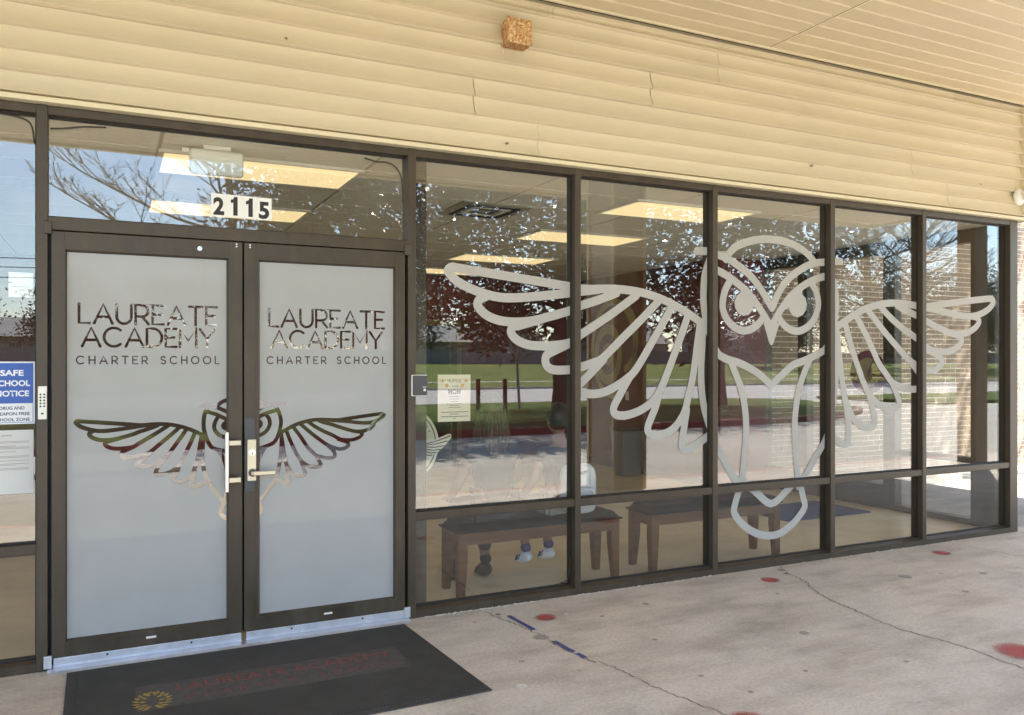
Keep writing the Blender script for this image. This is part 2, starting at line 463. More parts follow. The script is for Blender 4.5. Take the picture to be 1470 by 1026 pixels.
# ------------------------------------------------------------------ helpers
class MB:
    """collects simple solids and links them as one mesh object"""
    def __init__(s):
        s.v, s.f = [], []
    def box(s, x0, x1, y0, y1, z0, z1):
        i = len(s.v)
        s.v += [(x0, y0, z0), (x1, y0, z0), (x1, y1, z0), (x0, y1, z0), (x0, y0, z1), (x1, y0, z1), (x1, y1, z1), (x0, y1, z1)]
        s.f += [(i, i+3, i+2, i+1), (i+4, i+5, i+6, i+7), (i, i+1, i+5, i+4), (i+1, i+2, i+6, i+5), (i+2, i+3, i+7, i+6), (i+3, i, i+4, i+7)]
        return s
    def quad(s, a, b, c, d):
        i = len(s.v); s.v += [a, b, c, d]; s.f.append((i, i+1, i+2, i+3)); return s
    def prism(s, prof, axis, a, b):
        """extrude a 2-D outline along an axis; prof gives the other two coordinates in order"""
        n = len(prof); i = len(s.v)
        def put(p, t):
            return {'x': (t, p[0], p[1]), 'y': (p[0], t, p[1]), 'z': (p[0], p[1], t)}[axis]
        s.v += [put(p, a) for p in prof] + [put(p, b) for p in prof]
        s.f += [tuple(range(i, i+n))[::-1], tuple(range(i+n, i+2*n))]
        for k in range(n):
            s.f.append((i+k, i+(k+1) % n, i+n+(k+1) % n, i+n+k))
        return s
    def tube(s, pts, rad, sides=6, cap=True):
        pts = [Vector(p) for p in pts]
        rad = rad if isinstance(rad, (list, tuple)) else [rad]*len(pts)
        i0 = len(s.v); n = len(pts)
        for k, p in enumerate(pts):
            d = (pts[min(k+1, n-1)] - pts[max(k-1, 0)]).normalized()
            up = Vector((0, 0, 1)) if abs(d.z) < 0.9 else Vector((1, 0, 0))
            a = d.cross(up).normalized(); b = d.cross(a)
            for j in range(sides):
                t = 2*PI*j/sides
                s.v.append(tuple(p + (a*math.cos(t) + b*math.sin(t))*rad[k]))
        for k in range(n-1):
            for j in range(sides):
                q = i0+k*sides
                s.f.append((q+j, q+(j+1) % sides, q+sides+(j+1) % sides, q+sides+j))
        if cap:
            s.f.append(tuple(range(i0, i0+sides))[::-1]); s.f.append(tuple(range(i0+(n-1)*sides, i0+n*sides)))
        return s
    def disc(s, cx, cy, z0, z1, r, sides=24, wob=0.0, rnd=None):
        pr = []
        for k in range(sides):
            t = 2*PI*k/sides
            q = r*(1 + (rnd.uniform(-wob, wob) if rnd else 0))
            pr.append((cx+q*math.cos(t), cy+q*math.sin(t)))
        return s.prism(pr, 'z', z0, z1)
    def mesh(s, name):
        me = bpy.data.meshes.new(name)
        me.from_pydata(s.v, [], s.f); me.update()
        return me
    def build(s, name, mat, parent=None, loc=None, bevel=0, smooth=False, seg=2, world=True):
        o = bpy.data.objects.new(name, s.mesh(name)); C.objects.link(o)
        if mat: o.data.materials.append(mat)
        if parent:
            o.parent = parent
            if world: o.matrix_parent_inverse = Matrix.Translation(-parent.location)
        if loc: o.location = loc
        if bevel:
            b = o.modifiers.new('bevel', 'BEVEL'); b.width = bevel; b.segments = seg; b.limit_method = 'ANGLE'; b.angle_limit = R(40)
        if smooth:
            for p in o.data.polygons: p.use_smooth = True
        return o

def raw(name, verts, faces, mat, parent=None, smooth=False):
    b = MB(); b.v = list(verts); b.f = list(faces)
    return b.build(name, mat, parent, smooth=smooth)

def tag(o, label=None, cat=None, group=None, kind=None):
    if label: o['label'] = label
    if cat: o['category'] = cat
    if group: o['group'] = group
    if kind: o['kind'] = kind
    return o

def empty(name, loc, label=None, cat=None, group=None, kind=None):
    o = bpy.data.objects.new(name, None); C.objects.link(o)
    o.location = loc; o.empty_display_size = 0.2
    return tag(o, label, cat, group, kind)

def share(name, src, parent, loc, rot=(0, 0, 0), scale=(1, 1, 1)):
    """another piece that uses the mesh of src"""
    o = bpy.data.objects.new(name, src.data); C.objects.link(o)
    o.parent = parent
    if parent: o.matrix_parent_inverse = Matrix.Translation(-parent.location)
    o.location = loc; o.rotation_euler = rot; o.scale = scale
    return o

def smooth_path(pts, sub=5):
    """Catmull-Rom through the points"""
    p = [np.array(q, float) for q in pts]
    if len(p) < 3:
        return [tuple(q) for q in p]
    p = [2*p[0]-p[1]] + p + [2*p[-1]-p[-2]]
    out = []
    for i in range(1, len(p)-2):
        for k in range(sub):
            t = k/sub
            a, b, c, d = p[i-1], p[i], p[i+1], p[i+2]
            out.append(tuple(0.5*((2*b)+(-a+c)*t+(2*a-5*b+4*c-d)*t*t+(-a+3*b-3*c+d)*t**3)))
    out.append(tuple(p[-2]))
    return out

def stroke_outline(path, w):
    """polygon outline of a stroke with round ends"""
    p = [np.array(q, float) for q in path]
    n = len(p); L, Rr = [], []
    for i in range(n):
        d = p[min(i+1, n-1)] - p[max(i-1, 0)]
        d = d/(np.linalg.norm(d)+1e-9); q = np.array([-d[1], d[0]])*w/2
        L.append(p[i]+q); Rr.append(p[i]-q)
    def cap(c, d):
        a0 = math.atan2(d[1], d[0]) + PI/2
        return [c + w/2*np.array([math.cos(a0-t), math.sin(a0-t)]) for t in np.linspace(0, PI, 7)[1:-1]]
    d1 = p[-1]-p[-2]; d0 = p[0]-p[1]
    return L + cap(p[-1], d1) + Rr[::-1] + cap(p[0], d0)

def seg_dist(pts, path):
    """distance from each of pts to a polyline"""
    best = np.full(len(pts), 1e9)
    P = np.array(path, float)
    for a, b in zip(P[:-1], P[1:]):
        ab = b-a; L2 = ab@ab+1e-12
        t = np.clip(((pts-a)@ab)/L2, 0, 1)
        best = np.minimum(best, np.linalg.norm(pts-(a+t[:, None]*ab), axis=1))
    return best

def in_poly(pts, poly):
    x, y = pts[:, 0], pts[:, 1]
    inside = np.zeros(len(pts), bool)
    q = np.array(poly, float); j = len(q)-1
    for i in range(len(q)):
        c = ((q[i, 1] > y) != (q[j, 1] > y)) & (x < (q[j, 0]-q[i, 0])*(y-q[i, 1])/(q[j, 1]-q[i, 1]+1e-15)+q[i, 0])
        inside ^= c; j = i
    return inside

def cut_mesh(rects, strokes, fills):
    """constrained triangulation of all outlines; returns points, triangles, inside-mask, centroids
       strokes: list of (path, width); fills: list of polygons"""
    V, E = [], []
    def ring(q):
        i = len(V)
        V.extend(Vector((float(a[0]), float(a[1]))) for a in q)
        E.extend((i+k, i+(k+1) % len(q)) for k in range(len(q)))
    for r in rects: ring(r)
    for path, w in strokes: ring(stroke_outline(path, w))
    for q in fills: ring(q)
    vs, es, fs, _, _, _ = delaunay_2d_cdt(V, E, [], 0, 1e-5)
    vs = np.array([(v.x, v.y) for v in vs]); fs = np.array([f for f in fs if len(f) == 3])
    cen = vs[fs].mean(1)
    ins = np.zeros(len(fs), bool)
    for path, w in strokes: ins |= seg_dist(cen, path) < w/2
    for q in fills: ins |= in_poly(cen, q)
    return vs, fs, ins, cen

def flat_xz(name, vs, fs, y, mat, parent=None):
    """triangles in the facade plane at depth y, facing the street"""
    used = np.unique(fs); idx = {int(k): i for i, k in enumerate(used)}
    verts = [(float(vs[k, 0]), y, float(vs[k, 1])) for k in used]
    faces = []
    for f in fs:
        a, b, c = (int(q) for q in f)
        s = (vs[b, 0]-vs[a, 0])*(vs[c, 1]-vs[a, 1])-(vs[b, 1]-vs[a, 1])*(vs[c, 0]-vs[a, 0])
        faces.append((idx[a], idx[b], idx[c]) if s > 0 else (idx[a], idx[c], idx[b]))
    return raw(name, verts, faces, mat, parent)

def text_obj(name, body, height, mat, loc, rot, parent=None, width=None, bold=0.0, align='CENTER', depth=0.0004, spacing=1.0):
    """lettering from the built-in font turned into a mesh; height is the cap height"""
    cu = bpy.data.curves.new(name, 'FONT')
    cu.body = body; cu.size = 1.0; cu.align_x = align; cu.align_y = 'BOTTOM_BASELINE'; cu.offset = bold
    cu.space_character = spacing; cu.extrude = 0.0; cu.resolution_u = 4
    tmp = bpy.data.objects.new(name, cu); C.objects.link(tmp)
    dg = bpy.context.evaluated_depsgraph_get(); dg.update()
    me = bpy.data.meshes.new_from_object(tmp.evaluated_get(dg))
    bpy.data.objects.remove(tmp); bpy.data.curves.remove(cu)
    co = np.array([v.co[:] for v in me.vertices]) if len(me.vertices) else np.zeros((1, 3))
    cap = 0.729 + 2*bold
    k = height/cap
    kx = k
    if width:
        kx = width/max(1e-6, co[:, 0].max()-co[:, 0].min())
    for v in me.vertices: v.co = (v.co[0]*kx, v.co[1]*k, 0)
    me.materials.clear(); me.materials.append(mat)
    o = bpy.data.objects.new(name, me); C.objects.link(o)
    if parent:
        o.parent = parent; o.matrix_parent_inverse = Matrix.Translation(-parent.location)
    o.location = loc; o.rotation_euler = rot
    return o
FACE = (R(90), 0, 0)     # lettering upright on the facade, read from the street

# thin geometric capitals, drawn as strokes in a box of cap height 1
def arc(cx, cy, r, a0, a1, n=14, ry=None):
    ry = ry or r
    return [(cx+r*math.cos(R(a0+(a1-a0)*k/n)), cy+ry*math.sin(R(a0+(a1-a0)*k/n))) for k in range(n+1)]
GLYPH = {
    'L': (0.52, [[(0, 1), (0, 0), (0.52, 0)]]),
    'A': (0.90, [[(0, 0), (0.45, 1), (0.90, 0)], [(0.16, 0.34), (0.74, 0.34)]]),
    'U': (0.74, [[(0, 1), (0, 0.37)] + arc(0.37, 0.37, 0.37, 180, 360)[1:] + [(0.74, 1)]]),
    'R': (0.66, [[(0, 0), (0, 1), (0.34, 1)] + arc(0.34, 0.70, 0.30, 90, -90)[1:] + [(0, 0.40)], [(0.34, 0.40), (0.66, 0)]]),
    'E': (0.58, [[(0.58, 1), (0, 1), (0, 0), (0.58, 0)], [(0, 0.52), (0.46, 0.52)]]),
    'T': (0.72, [[(0, 1), (0.72, 1)], [(0.36, 1), (0.36, 0)]]),
    'C': (0.92, [arc(0.5, 0.5, 0.5, 48, 312, 22)]),
    'D': (0.80, [[(0, 0), (0, 1), (0.30, 1)] + arc(0.30, 0.5, 0.5, 90, -90, 18)[1:] + [(0, 0)]]),
    'M': (0.90, [[(0, 0), (0, 1), (0.45, 0.34), (0.90, 1), (0.90, 0)]]),
    'Y': (0.80, [[(0, 1), (0.40, 0.47), (0.80, 1)], [(0.40, 0.47), (0.40, 0)]]),
    'H': (0.70, [[(0, 0), (0, 1)], [(0.70, 0), (0.70, 1)], [(0, 0.5), (0.70, 0.5)]]),
    'S': (0.58, [arc(0.29, 0.74, 0.27, 30, 270, 14, 0.26)[0:] + arc(0.29, 0.25, 0.29, 90, -150, 14, 0.25)[1:]]),
    'O': (1.0, [arc(0.5, 0.5, 0.5, 0, 360, 28)]),
    ' ': (0.55, []),
}
def letter_strokes(word, x0, x1, z0, z1, weight, gap):
    h = z1-z0
    tot = sum(GLYPH[c][0] for c in word) + gap*(len(word)-1)
    k = (x1-x0)/tot; x = 0; out = []
    for c in word:
        w, paths = GLYPH[c]
        for p in paths:
            out.append(([(x0+(x+a)*k, z0+b*h) for a, b in p], weight))
        x += w+gap
    return out

# ------------------------------------------------------------------ the owl emblem, outlines measured on the glass (metres: along the wall, height)
OWL_STROKES = [
    ((2.691,2.002), (2.395,2.032), (2.103,2.063), (1.916,2.081), (1.871,2.086), (1.848,2.076), (1.842,2.061), (1.852,2.044), (1.900,2.001), (1.987,1.962), (2.082,1.932), (2.186,1.914), (2.292,1.914), (2.447,1.929), (2.691,1.959), (2.768,1.971), (2.910,1.990)),  # f1top
    ((2.691,2.002), (2.768,1.991), (2.910,1.990)),  # f1b
    ((2.103,1.922), (2.054,1.899), (2.037,1.877), (2.041,1.849), (2.089,1.804), (2.171,1.772), (2.277,1.761), (2.407,1.770), (2.526,1.798), (2.691,1.844), (2.768,1.877), (2.910,1.921), (3.055,1.973)),  # f2
    ((2.321,1.751), (2.281,1.731), (2.264,1.704), (2.277,1.674), (2.319,1.642), (2.392,1.618), (2.486,1.612), (2.590,1.618), (2.691,1.635), (2.768,1.685), (2.995,1.819), (3.213,1.961)),  # f3
    ((2.306,1.736), (2.496,1.788)),  # f3b
    ((2.598,1.597), (2.536,1.567), (2.512,1.537), (2.514,1.498), (2.536,1.471), (2.584,1.457), (2.690,1.459), (2.768,1.474), (2.868,1.503), (2.944,1.535), (3.107,1.675), (3.249,1.795), (3.393,1.925)),  # f4
    ((2.536,1.565), (2.691,1.631)),  # f4b
    ((2.952,1.528), (2.850,1.435), (2.768,1.365), (2.744,1.342), (2.768,1.315), (2.850,1.298), (2.952,1.308), (3.064,1.354), (3.159,1.412), (3.210,1.459), (3.284,1.559), (3.365,1.679), (3.439,1.784), (3.513,1.899)),  # f5
    ((3.165,1.417), (3.114,1.342), (3.086,1.296), (3.046,1.237), (3.028,1.194), (3.041,1.161), (3.090,1.148), (3.160,1.154), (3.249,1.181), (3.329,1.224), (3.384,1.275), (3.430,1.349), (3.485,1.461), (3.578,1.666), (3.651,1.840)),  # f6
    ((3.395,1.281), (3.375,1.207), (3.339,1.133), (3.310,1.072), (3.310,1.034), (3.347,1.008), (3.420,1.007), (3.485,1.024), (3.541,1.059), (3.588,1.111), (3.625,1.171), (3.649,1.255), (3.682,1.361), (3.707,1.483), (3.731,1.637), (3.756,1.783)),  # f7
    ((3.639,1.174), (3.621,1.080), (3.609,1.012), (3.597,0.940), (3.603,0.903), (3.635,0.896), (3.702,0.916), (3.768,0.948), (3.843,0.989)),  # f8
    ((2.768,1.982), (2.910,1.994), (3.038,1.999), (3.178,1.993), (3.302,1.975), (3.439,1.939), (3.578,1.886), (3.673,1.839), (3.787,1.776)),  # spineL
    ((3.787,1.794), (3.779,1.704), (3.774,1.599), (3.765,1.461), (3.769,1.329), (3.789,1.198), (3.822,1.097), (3.862,0.999), (3.912,0.902), (3.976,0.798), (4.053,0.688), (4.131,0.582)),  # bodyL
    ((3.843,2.247), (3.801,2.136), (3.787,2.021), (3.790,1.903), (3.818,1.779), (3.856,1.671), (3.914,1.573), (3.965,1.542), (4.025,1.522), (4.106,1.504), (4.209,1.466), (4.312,1.414), (4.418,1.338)),  # headL
    ((4.418,1.338), (4.525,1.412), (4.634,1.485), (4.745,1.518), (4.834,1.548), (4.913,1.579), (4.971,1.613), (5.031,1.712), (5.076,1.854), (5.091,1.985), (5.068,2.103), (5.024,2.210), (4.994,2.257)),  # headR
    ((4.031,1.522), (4.086,1.412), (4.127,1.325), (4.158,1.221), (4.177,1.086), (4.177,0.946), (4.164,0.829), (4.147,0.672)),  # bodyInL
    ((4.819,1.544), (4.745,1.416), (4.700,1.309), (4.673,1.194), (4.656,1.071), (4.656,0.926), (4.667,0.802), (4.689,0.639)),  # bodyInR
    ((5.083,1.811), (5.098,1.724), (5.098,1.615), (5.091,1.452), (5.076,1.316), (5.046,1.127), (5.009,0.993), (4.953,0.881), (4.857,0.760), (4.756,0.632), (4.690,0.565)),  # bodyR
    ((4.127,0.647), (4.260,0.559), (4.418,0.454), (4.569,0.538), (4.697,0.634)),  # vee
    ((4.131,0.643), (4.096,0.538), (4.066,0.450), (4.071,0.406), (4.127,0.339), (4.219,0.274), (4.312,0.234), (4.408,0.217), (4.504,0.225), (4.612,0.272), (4.700,0.339), (4.757,0.408), (4.739,0.477), (4.704,0.607)),  # tail
    ((3.989,2.250), (4.027,2.303), (4.106,2.359), (4.250,2.404), (4.387,2.421), (4.547,2.415), (4.689,2.383), (4.790,2.331), (4.862,2.272)),  # dome
    ((3.728,2.295), (3.827,2.297), (3.917,2.279), (4.006,2.255), (4.106,2.209), (4.219,2.143), (4.323,2.043), (4.427,1.911)),  # browL
    ((4.427,1.911), (4.504,2.042), (4.601,2.144), (4.722,2.216), (4.834,2.263), (4.971,2.282), (5.076,2.293), (5.136,2.296)),  # browR
    ((3.856,2.188), (3.917,2.164), (3.995,2.135), (4.076,2.093), (4.177,2.030), (4.271,1.945), (4.355,1.851), (4.413,1.776)),  # brow2L
    ((5.024,2.183), (4.971,2.172), (4.857,2.142), (4.733,2.086), (4.612,2.005), (4.525,1.912), (4.461,1.832), (4.423,1.776)),  # brow2R
    ((4.031,2.101), (3.981,2.022), (3.958,1.935), (3.970,1.865), (4.020,1.796), (4.096,1.750), (4.167,1.738), (4.250,1.761), (4.312,1.806), (4.351,1.852)),  # eyeL
    ((4.823,2.115), (4.879,2.040), (4.897,1.948), (4.869,1.864), (4.812,1.796), (4.733,1.753), (4.656,1.744), (4.579,1.767), (4.525,1.807), (4.487,1.861)),  # eyeR
    ((5.078,1.778), (5.188,1.833), (5.287,1.884), (5.395,1.929), (5.515,1.961), (5.636,1.983), (5.751,1.990), (5.876,1.986), (6.009,1.977), (6.122,1.972)),  # spineR
    ((6.009,1.968), (6.122,1.972), (6.360,2.002), (6.640,2.035), (6.920,2.064), (6.978,2.061), (6.997,2.047), (6.987,2.019), (6.931,1.974), (6.828,1.930), (6.698,1.905), (6.540,1.909), (6.360,1.934), (6.221,1.951), (6.023,1.969)),  # g1
    ((6.714,1.905), (6.770,1.895), (6.804,1.870), (6.793,1.843), (6.748,1.804), (6.654,1.765), (6.540,1.749), (6.429,1.756), (6.291,1.795), (6.122,1.851), (6.009,1.893), (5.847,1.941), (5.770,1.973)),  # g2
    ((6.459,1.750), (6.531,1.737), (6.572,1.710), (6.569,1.680), (6.512,1.632), (6.400,1.599), (6.277,1.598), (6.182,1.611), (6.122,1.637), (6.009,1.703), (5.847,1.781), (5.703,1.864), (5.579,1.956)),  # g3
    ((6.126,1.617), (6.256,1.571), (6.308,1.535), (6.317,1.494), (6.243,1.447), (6.168,1.437), (6.122,1.442), (6.009,1.480), (5.906,1.533), (5.790,1.620), (5.636,1.744), (5.441,1.918)),  # g4
    ((5.939,1.506), (6.032,1.414), (6.062,1.344), (6.040,1.292), (5.928,1.284), (5.823,1.303), (5.718,1.341), (5.636,1.420), (5.555,1.506), (5.432,1.701), (5.304,1.876)),  # g5
    ((5.708,1.348), (5.757,1.267), (5.794,1.194), (5.796,1.160), (5.760,1.135), (5.678,1.132), (5.595,1.150), (5.515,1.195), (5.445,1.260), (5.395,1.330), (5.317,1.485), (5.241,1.661), (5.181,1.823)),  # g6
    ((5.444,1.261), (5.483,1.155), (5.515,1.053), (5.511,1.008), (5.475,0.987), (5.412,0.985), (5.346,1.008), (5.277,1.060), (5.229,1.131), (5.180,1.229), (5.137,1.452), (5.113,1.615), (5.091,1.756)),  # g7
    ((5.181,1.227), (5.204,1.117), (5.219,1.020), (5.221,0.908), (5.209,0.871), (5.166,0.863), (5.123,0.885), (5.071,0.915), (5.024,0.954)),  # g8
]
OWL_FILLS = [
    ((4.344,1.800), (4.504,1.804), (4.449,1.668), (4.436,1.641), (4.421,1.633), (4.407,1.641), (4.395,1.667)),
    ((4.132,2.020), (4.092,1.993), (4.069,1.946), (4.076,1.901), (4.105,1.864), (4.151,1.847), (4.200,1.854), (4.233,1.885), (4.250,1.917), (4.310,1.887), (4.210,2.017), (4.125,2.075)),
    ((4.728,2.026), (4.765,1.995), (4.778,1.953), (4.768,1.905), (4.736,1.867), (4.686,1.848), (4.633,1.859), (4.605,1.890), (4.596,1.919), (4.536,1.893), (4.640,2.033), (4.740,2.095)),
]
OWL_W = 0.057
OWL_PATHS = [smooth_path(s, 4) for s in OWL_STROKES]
# ================================================================== THE GROUND
def slab(name, x0, x1, y0, y1, z, mat, thick=0.3):
    return tag(MB().box(x0, x1, y0, y1, z-thick, z).build(name, mat), kind='structure')

base = tag(MB().box(-600, 700, -700, 500, -0.9, -0.5).build('ground', M['lawn']), kind='structure')
parking = slab('parking_lot', -60, 90, -22.0, -4.17, -0.10, M['asphalt'])
walk = slab('pavement', -12, 40, -4.02, 0.14, 0.0, M['concrete'])
walk_side = slab('side_pavement', 7.262, 40, 0.14, 3.4, -0.002, M['dimmed_concrete'])
# kerb of the walk, its top edge once painted red
kerb = tag(MB().box(-12, 40, -4.17, -4.02, -0.4, -0.003).build('kerb', M['pink_paint'], bevel=0.012), kind='structure')
street = slab('road', -300, 400, -39.0, -22.15, -0.10, M['road'])
tag(MB().box(-300, 400, -39.15, -39.0, -0.4, 0.03).build('far_kerb', M['kerb']), kind='structure')
tag(MB().box(-300, 400, -50, -39.15, -0.4, 0.02).build('verge', M['lawn']), kind='structure')
tag(MB().box(-300, 400, -51.6, -50, -0.4, 0.035).build('far_pavement', M['kerb']), kind='structure')
# lawn that climbs to the fence
bank = MB()
ys = [-51.6, -56, -62, -70, -79, -95, -160]
zs = [0.02, 0.12, 0.45, 1.0, 1.30, 1.35, 1.4]
for (a, za), (b, zb) in zip(zip(ys, zs), zip(ys[1:], zs[1:])):
    bank.quad((-300, b, zb), (400, b, zb), (400, a, za), (-300, a, za))
tag(bank.build('lawn_bank', M['lawn']), kind='structure')
tag(MB().box(28, 400, -22.0, -16.0, -0.2, 0.03).build('verge_beyond_drive', M['grass']), kind='structure')

# planted strip between the drive and the street: rounded end, red kerb in front
def island():
    pts = [(-60, -11.4), (13.5, -11.4)]
    for k in range(9):                                   # the kerb sweeps back to a narrow nose
        t = k/8
        pts.append((13.5+9.5*math.sin(t*PI/2), -11.4-5.4*(1-math.cos(t*PI/2))))
    pts += [(24.2, -18.6), (23.6, -20.4), (21.8, -21.7), (19, -22.0), (-60, -22.0)]
    return pts
isl = island()
def inset(poly, d):
    out = []
    n = len(poly)
    for i in range(n):
        a, b, c = Vector(poly[i-1]), Vector(poly[i]), Vector(poly[(i+1) % n])
        n1 = Vector((-(b-a).y, (b-a).x)).normalized(); n2 = Vector((-(c-b).y, (c-b).x)).normalized()
        m = (n1+n2).normalized(); k = d/max(0.4, m.dot(n1))
        out.append(tuple(b+m*k))
    return out
isl_in = inset(isl, -0.16) if False else None
area = sum(a[0]*b[1]-b[0]*a[1] for a, b in zip(isl, isl[1:]+isl[:1]))
isl_in = inset(isl, 0.16 if area > 0 else -0.16)
kb = MB(); n_i = len(isl)
kr = MB()
for i in range(n_i-1):
    a, b, ai, bi = isl[i], isl[i+1], isl_in[i], isl_in[i+1]
    q = kr if i < 9 else kb
    j = len(q.v)
    q.v += [(*a, -0.3), (*b, -0.3), (*b, 0.05), (*a, 0.05), (*ai, 0.055), (*bi, 0.055)]
    q.f += [(j, j+1, j+2, j+3), (j+3, j+2, j+5, j+4)]
tag(kr.build('red_kerb', M['red_paint']), kind='structure')
tag(kb.build('plain_kerb', M['kerb']), kind='structure')
gi = MB(); gi.prism(isl_in, 'z', -0.3, 0.06)
tag(gi.build('planted_strip', M['grass']), kind='structure')
# pale concrete pad at the left of the drive
tag(MB().box(-14, 3.3, -10.7, -8.3, -0.25, -0.03).build('concrete_pad', M['concrete']), kind='structure')

# cracks and joints in the walk: parts of the pavement
def ribbon(name, pts, w, mat, z, parent, seed=1, jag=0.012, taper=True):
    rnd = random.Random(seed)
    path = smooth_path(pts, 14)
    m = MB(); prev = None
    n = len(path)
    for k, (x, y) in enumerate(path):
        a = path[min(k+1, n-1)]; b = path[max(k-1, 0)]
        d = Vector((a[0]-b[0], a[1]-b[1])).normalized(); q = Vector((-d.y, d.x))
        x += rnd.uniform(-jag, jag); y += rnd.uniform(-jag, jag)
        ww = w*rnd.uniform(0.35, 1.3)*0.5
        cur = ((x+q.x*ww, y+q.y*ww, z), (x-q.x*ww, y-q.y*ww, z))
        if prev: m.quad(prev[1], cur[1], cur[0], prev[0])
        prev = cur
    return m.build(name, mat, parent)
ribbon('crack', [(2.04, -0.06), (2.06, -0.25), (2.12, -0.50), (2.14, -0.75), (2.17, -1.0), (2.24, -1.2), (2.28, -1.5), (2.36, -1.85), (2.40, -2.3), (2.38, -3.0), (2.45, -4.0)], 0.0085, M['crack'], 0.0016, walk, 3)
ribbon('crack', [(4.43, -0.03), (4.36, -0.16), (4.28, -0.42), (4.13, -0.70), (4.07, -0.98), (4.03, -1.2), (4.01, -1.42), (4.06, -1.7), (4.04, -2.0), (4.10, -2.5), (4.05, -3.2), (4.1, -4.0)], 0.011, M['crack'], 0.0016, walk, 5)
ribbon('crack', [(6.3, -0.05), (6.35, -0.9), (6.2, -1.9), (6.3, -3.0), (6.25, -4.0)], 0.006, M['crack'], 0.0016, walk, 9)
rnd = random.Random(4)
for (x, y, r, mt) in [(4.37, -0.10, 0.035, 'crack'), (4.33, -0.19, 0.025, 'crack'), (2.08, -0.15, 0.02, 'crack'),
                      (2.12, -0.62, 0.052, 'gum'), (3.47, -1.20, 0.035, 'gum'), (5.02, -0.62, 0.058, 'gum'), (3.0, -0.36, 0.024, 'gum'),
                      (5.05, -1.05, 0.026, 'gum'), (2.55, -1.45, 0.016, 'gum'), (3.6, -1.75, 0.016, 'gum'), (2.62, -0.45, 0.015, 'gum'),
                      (3.05, -1.62, 0.014, 'gum'), (5.6, -0.8, 0.03, 'gum'), (3.9, -0.55, 0.016, 'gum'), (1.86, -0.9, 0.018, 'gum'),
                      (2.02, -0.22, 0.022, 'chip'), (2.45, -0.32, 0.016, 'chip'), (2.14, -0.28, 0.010, 'chip'), (1.95, -0.62, 0.012, 'chip'), (1.72, -1.18, 0.03, 'chip'), (4.05, -0.22, 0.014, 'chip')]:
    m = MB(); m.disc(x, y, 0.0004, 0.0018, r*0.8, 22, 0.14, rnd)
    m.build('stain' if mt != 'chip' else 'chip', M[mt], walk)
# crumbs of old caulk along the sill
cb = MB()
for k in range(210):
    x = rnd.choice([rnd.uniform(1.64, 2.45), rnd.uniform(1.64, 6.9), rnd.uniform(2.7, 3.8)])
    y = -0.004-abs(rnd.gauss(0, 0.008)); s = rnd.uniform(0.002, 0.0075)
    cb.box(x, x+s*rnd.uniform(1, 2.6), y-s, y, 0.0005, s*0.9)
tag(cb.build('caulk_crumbs', M['chip'], walk), kind='stuff')

# sprayed dots and strips of tape on the slab
def dot(x, y, r, label, seed):
    rd = random.Random(seed)
    e = empty('painted_dot', (x, y, 0), label, 'painted dot', 'red dots sprayed on the pavement')
    m = MB(); m.disc(x, y, 0.0006, 0.0020, r*1.6, 40); m.build('paint', M['spray'], e)
dot(2.31, -0.325, 0.058, 'red sprayed dot on the pavement beside the blue tape', 1)
dot(4.10, -0.27, 0.060, 'red sprayed dot close to the sill, left of the long crack', 2)
dot(5.90, -0.25, 0.062, 'farthest red sprayed dot, by the last windows', 3)
dot(4.26, -1.92, 0.115, 'large red sprayed patch at the right edge of the pavement', 4)
dot(2.42, -1.93, 0.075, 'red sprayed dot at the bottom edge of the picture', 5)
def tape(pts, label):
    m = MB()
    for (a, b) in zip(pts, pts[1:]):
        w = 0.014
        m.quad((a[0]-w, a[1], 0.003), (b[0]-w, b[1], 0.003), (b[0]+w, b[1], 0.0032), (a[0]+w, a[1], 0.003))
    o = m.build('tape_strip', M['tape_blue'])
    tag(o, label, 'tape', 'blue tape on the pavement')
tape([(2.125, -0.20), (2.131, -0.34), (2.143, -0.50)], 'short strip of blue tape nearer the windows')
tape([(2.152, -0.71), (2.157, -0.84), (2.166, -0.90)], 'longer strip of blue tape beyond the grey stain')
tape([(2.168, -0.925), (2.174, -1.0)], 'small scrap of blue tape at the end of the line')

# ================================================================== THE STOREFRONT FRAME
MUL = [(-0.325, -0.277), (1.568, 1.616), (2.701, 2.744), (3.827, 3.872), (4.971, 5.018), (6.011, 6.056)]
FD = 0.112            # frame depth
GY = 0.055            # front face of the glass
HEAD0, HEAD1 = 2.722, 2.764
frame = empty('storefront_frame', (3.4, 0.05, 0), 'dark bronze storefront frame with its row of tall window panes', 'storefront')
for a, b in MUL:
    MB().box(a, b, 0.0, FD, 0.0, HEAD1).build('mullion', M['bronze'], frame, bevel=0.0025)
MB().box(7.150, 7.255, 0.0, 0.105, 0.0, HEAD1).build('corner_post', M['bronze'], frame, bevel=0.003)
MB().box(-1.56, -1.512, 0.0, FD, 0.0, HEAD1).build('mullion', M['bronze'], frame, bevel=0.0025)
for xx in (-2.74, -3.92):
    MB().box(xx-0.024, xx+0.024, 0.0, FD, 0.0, HEAD1).build('mullion', M['bronze'], frame, bevel=0.0025)
spans = [(-3.896, -2.764), (-2.716, -1.56), (-1.512, -0.325), (1.616, 2.701), (2.744, 3.827), (3.872, 4.971), (5.018, 6.011), (6.056, 7.150)]
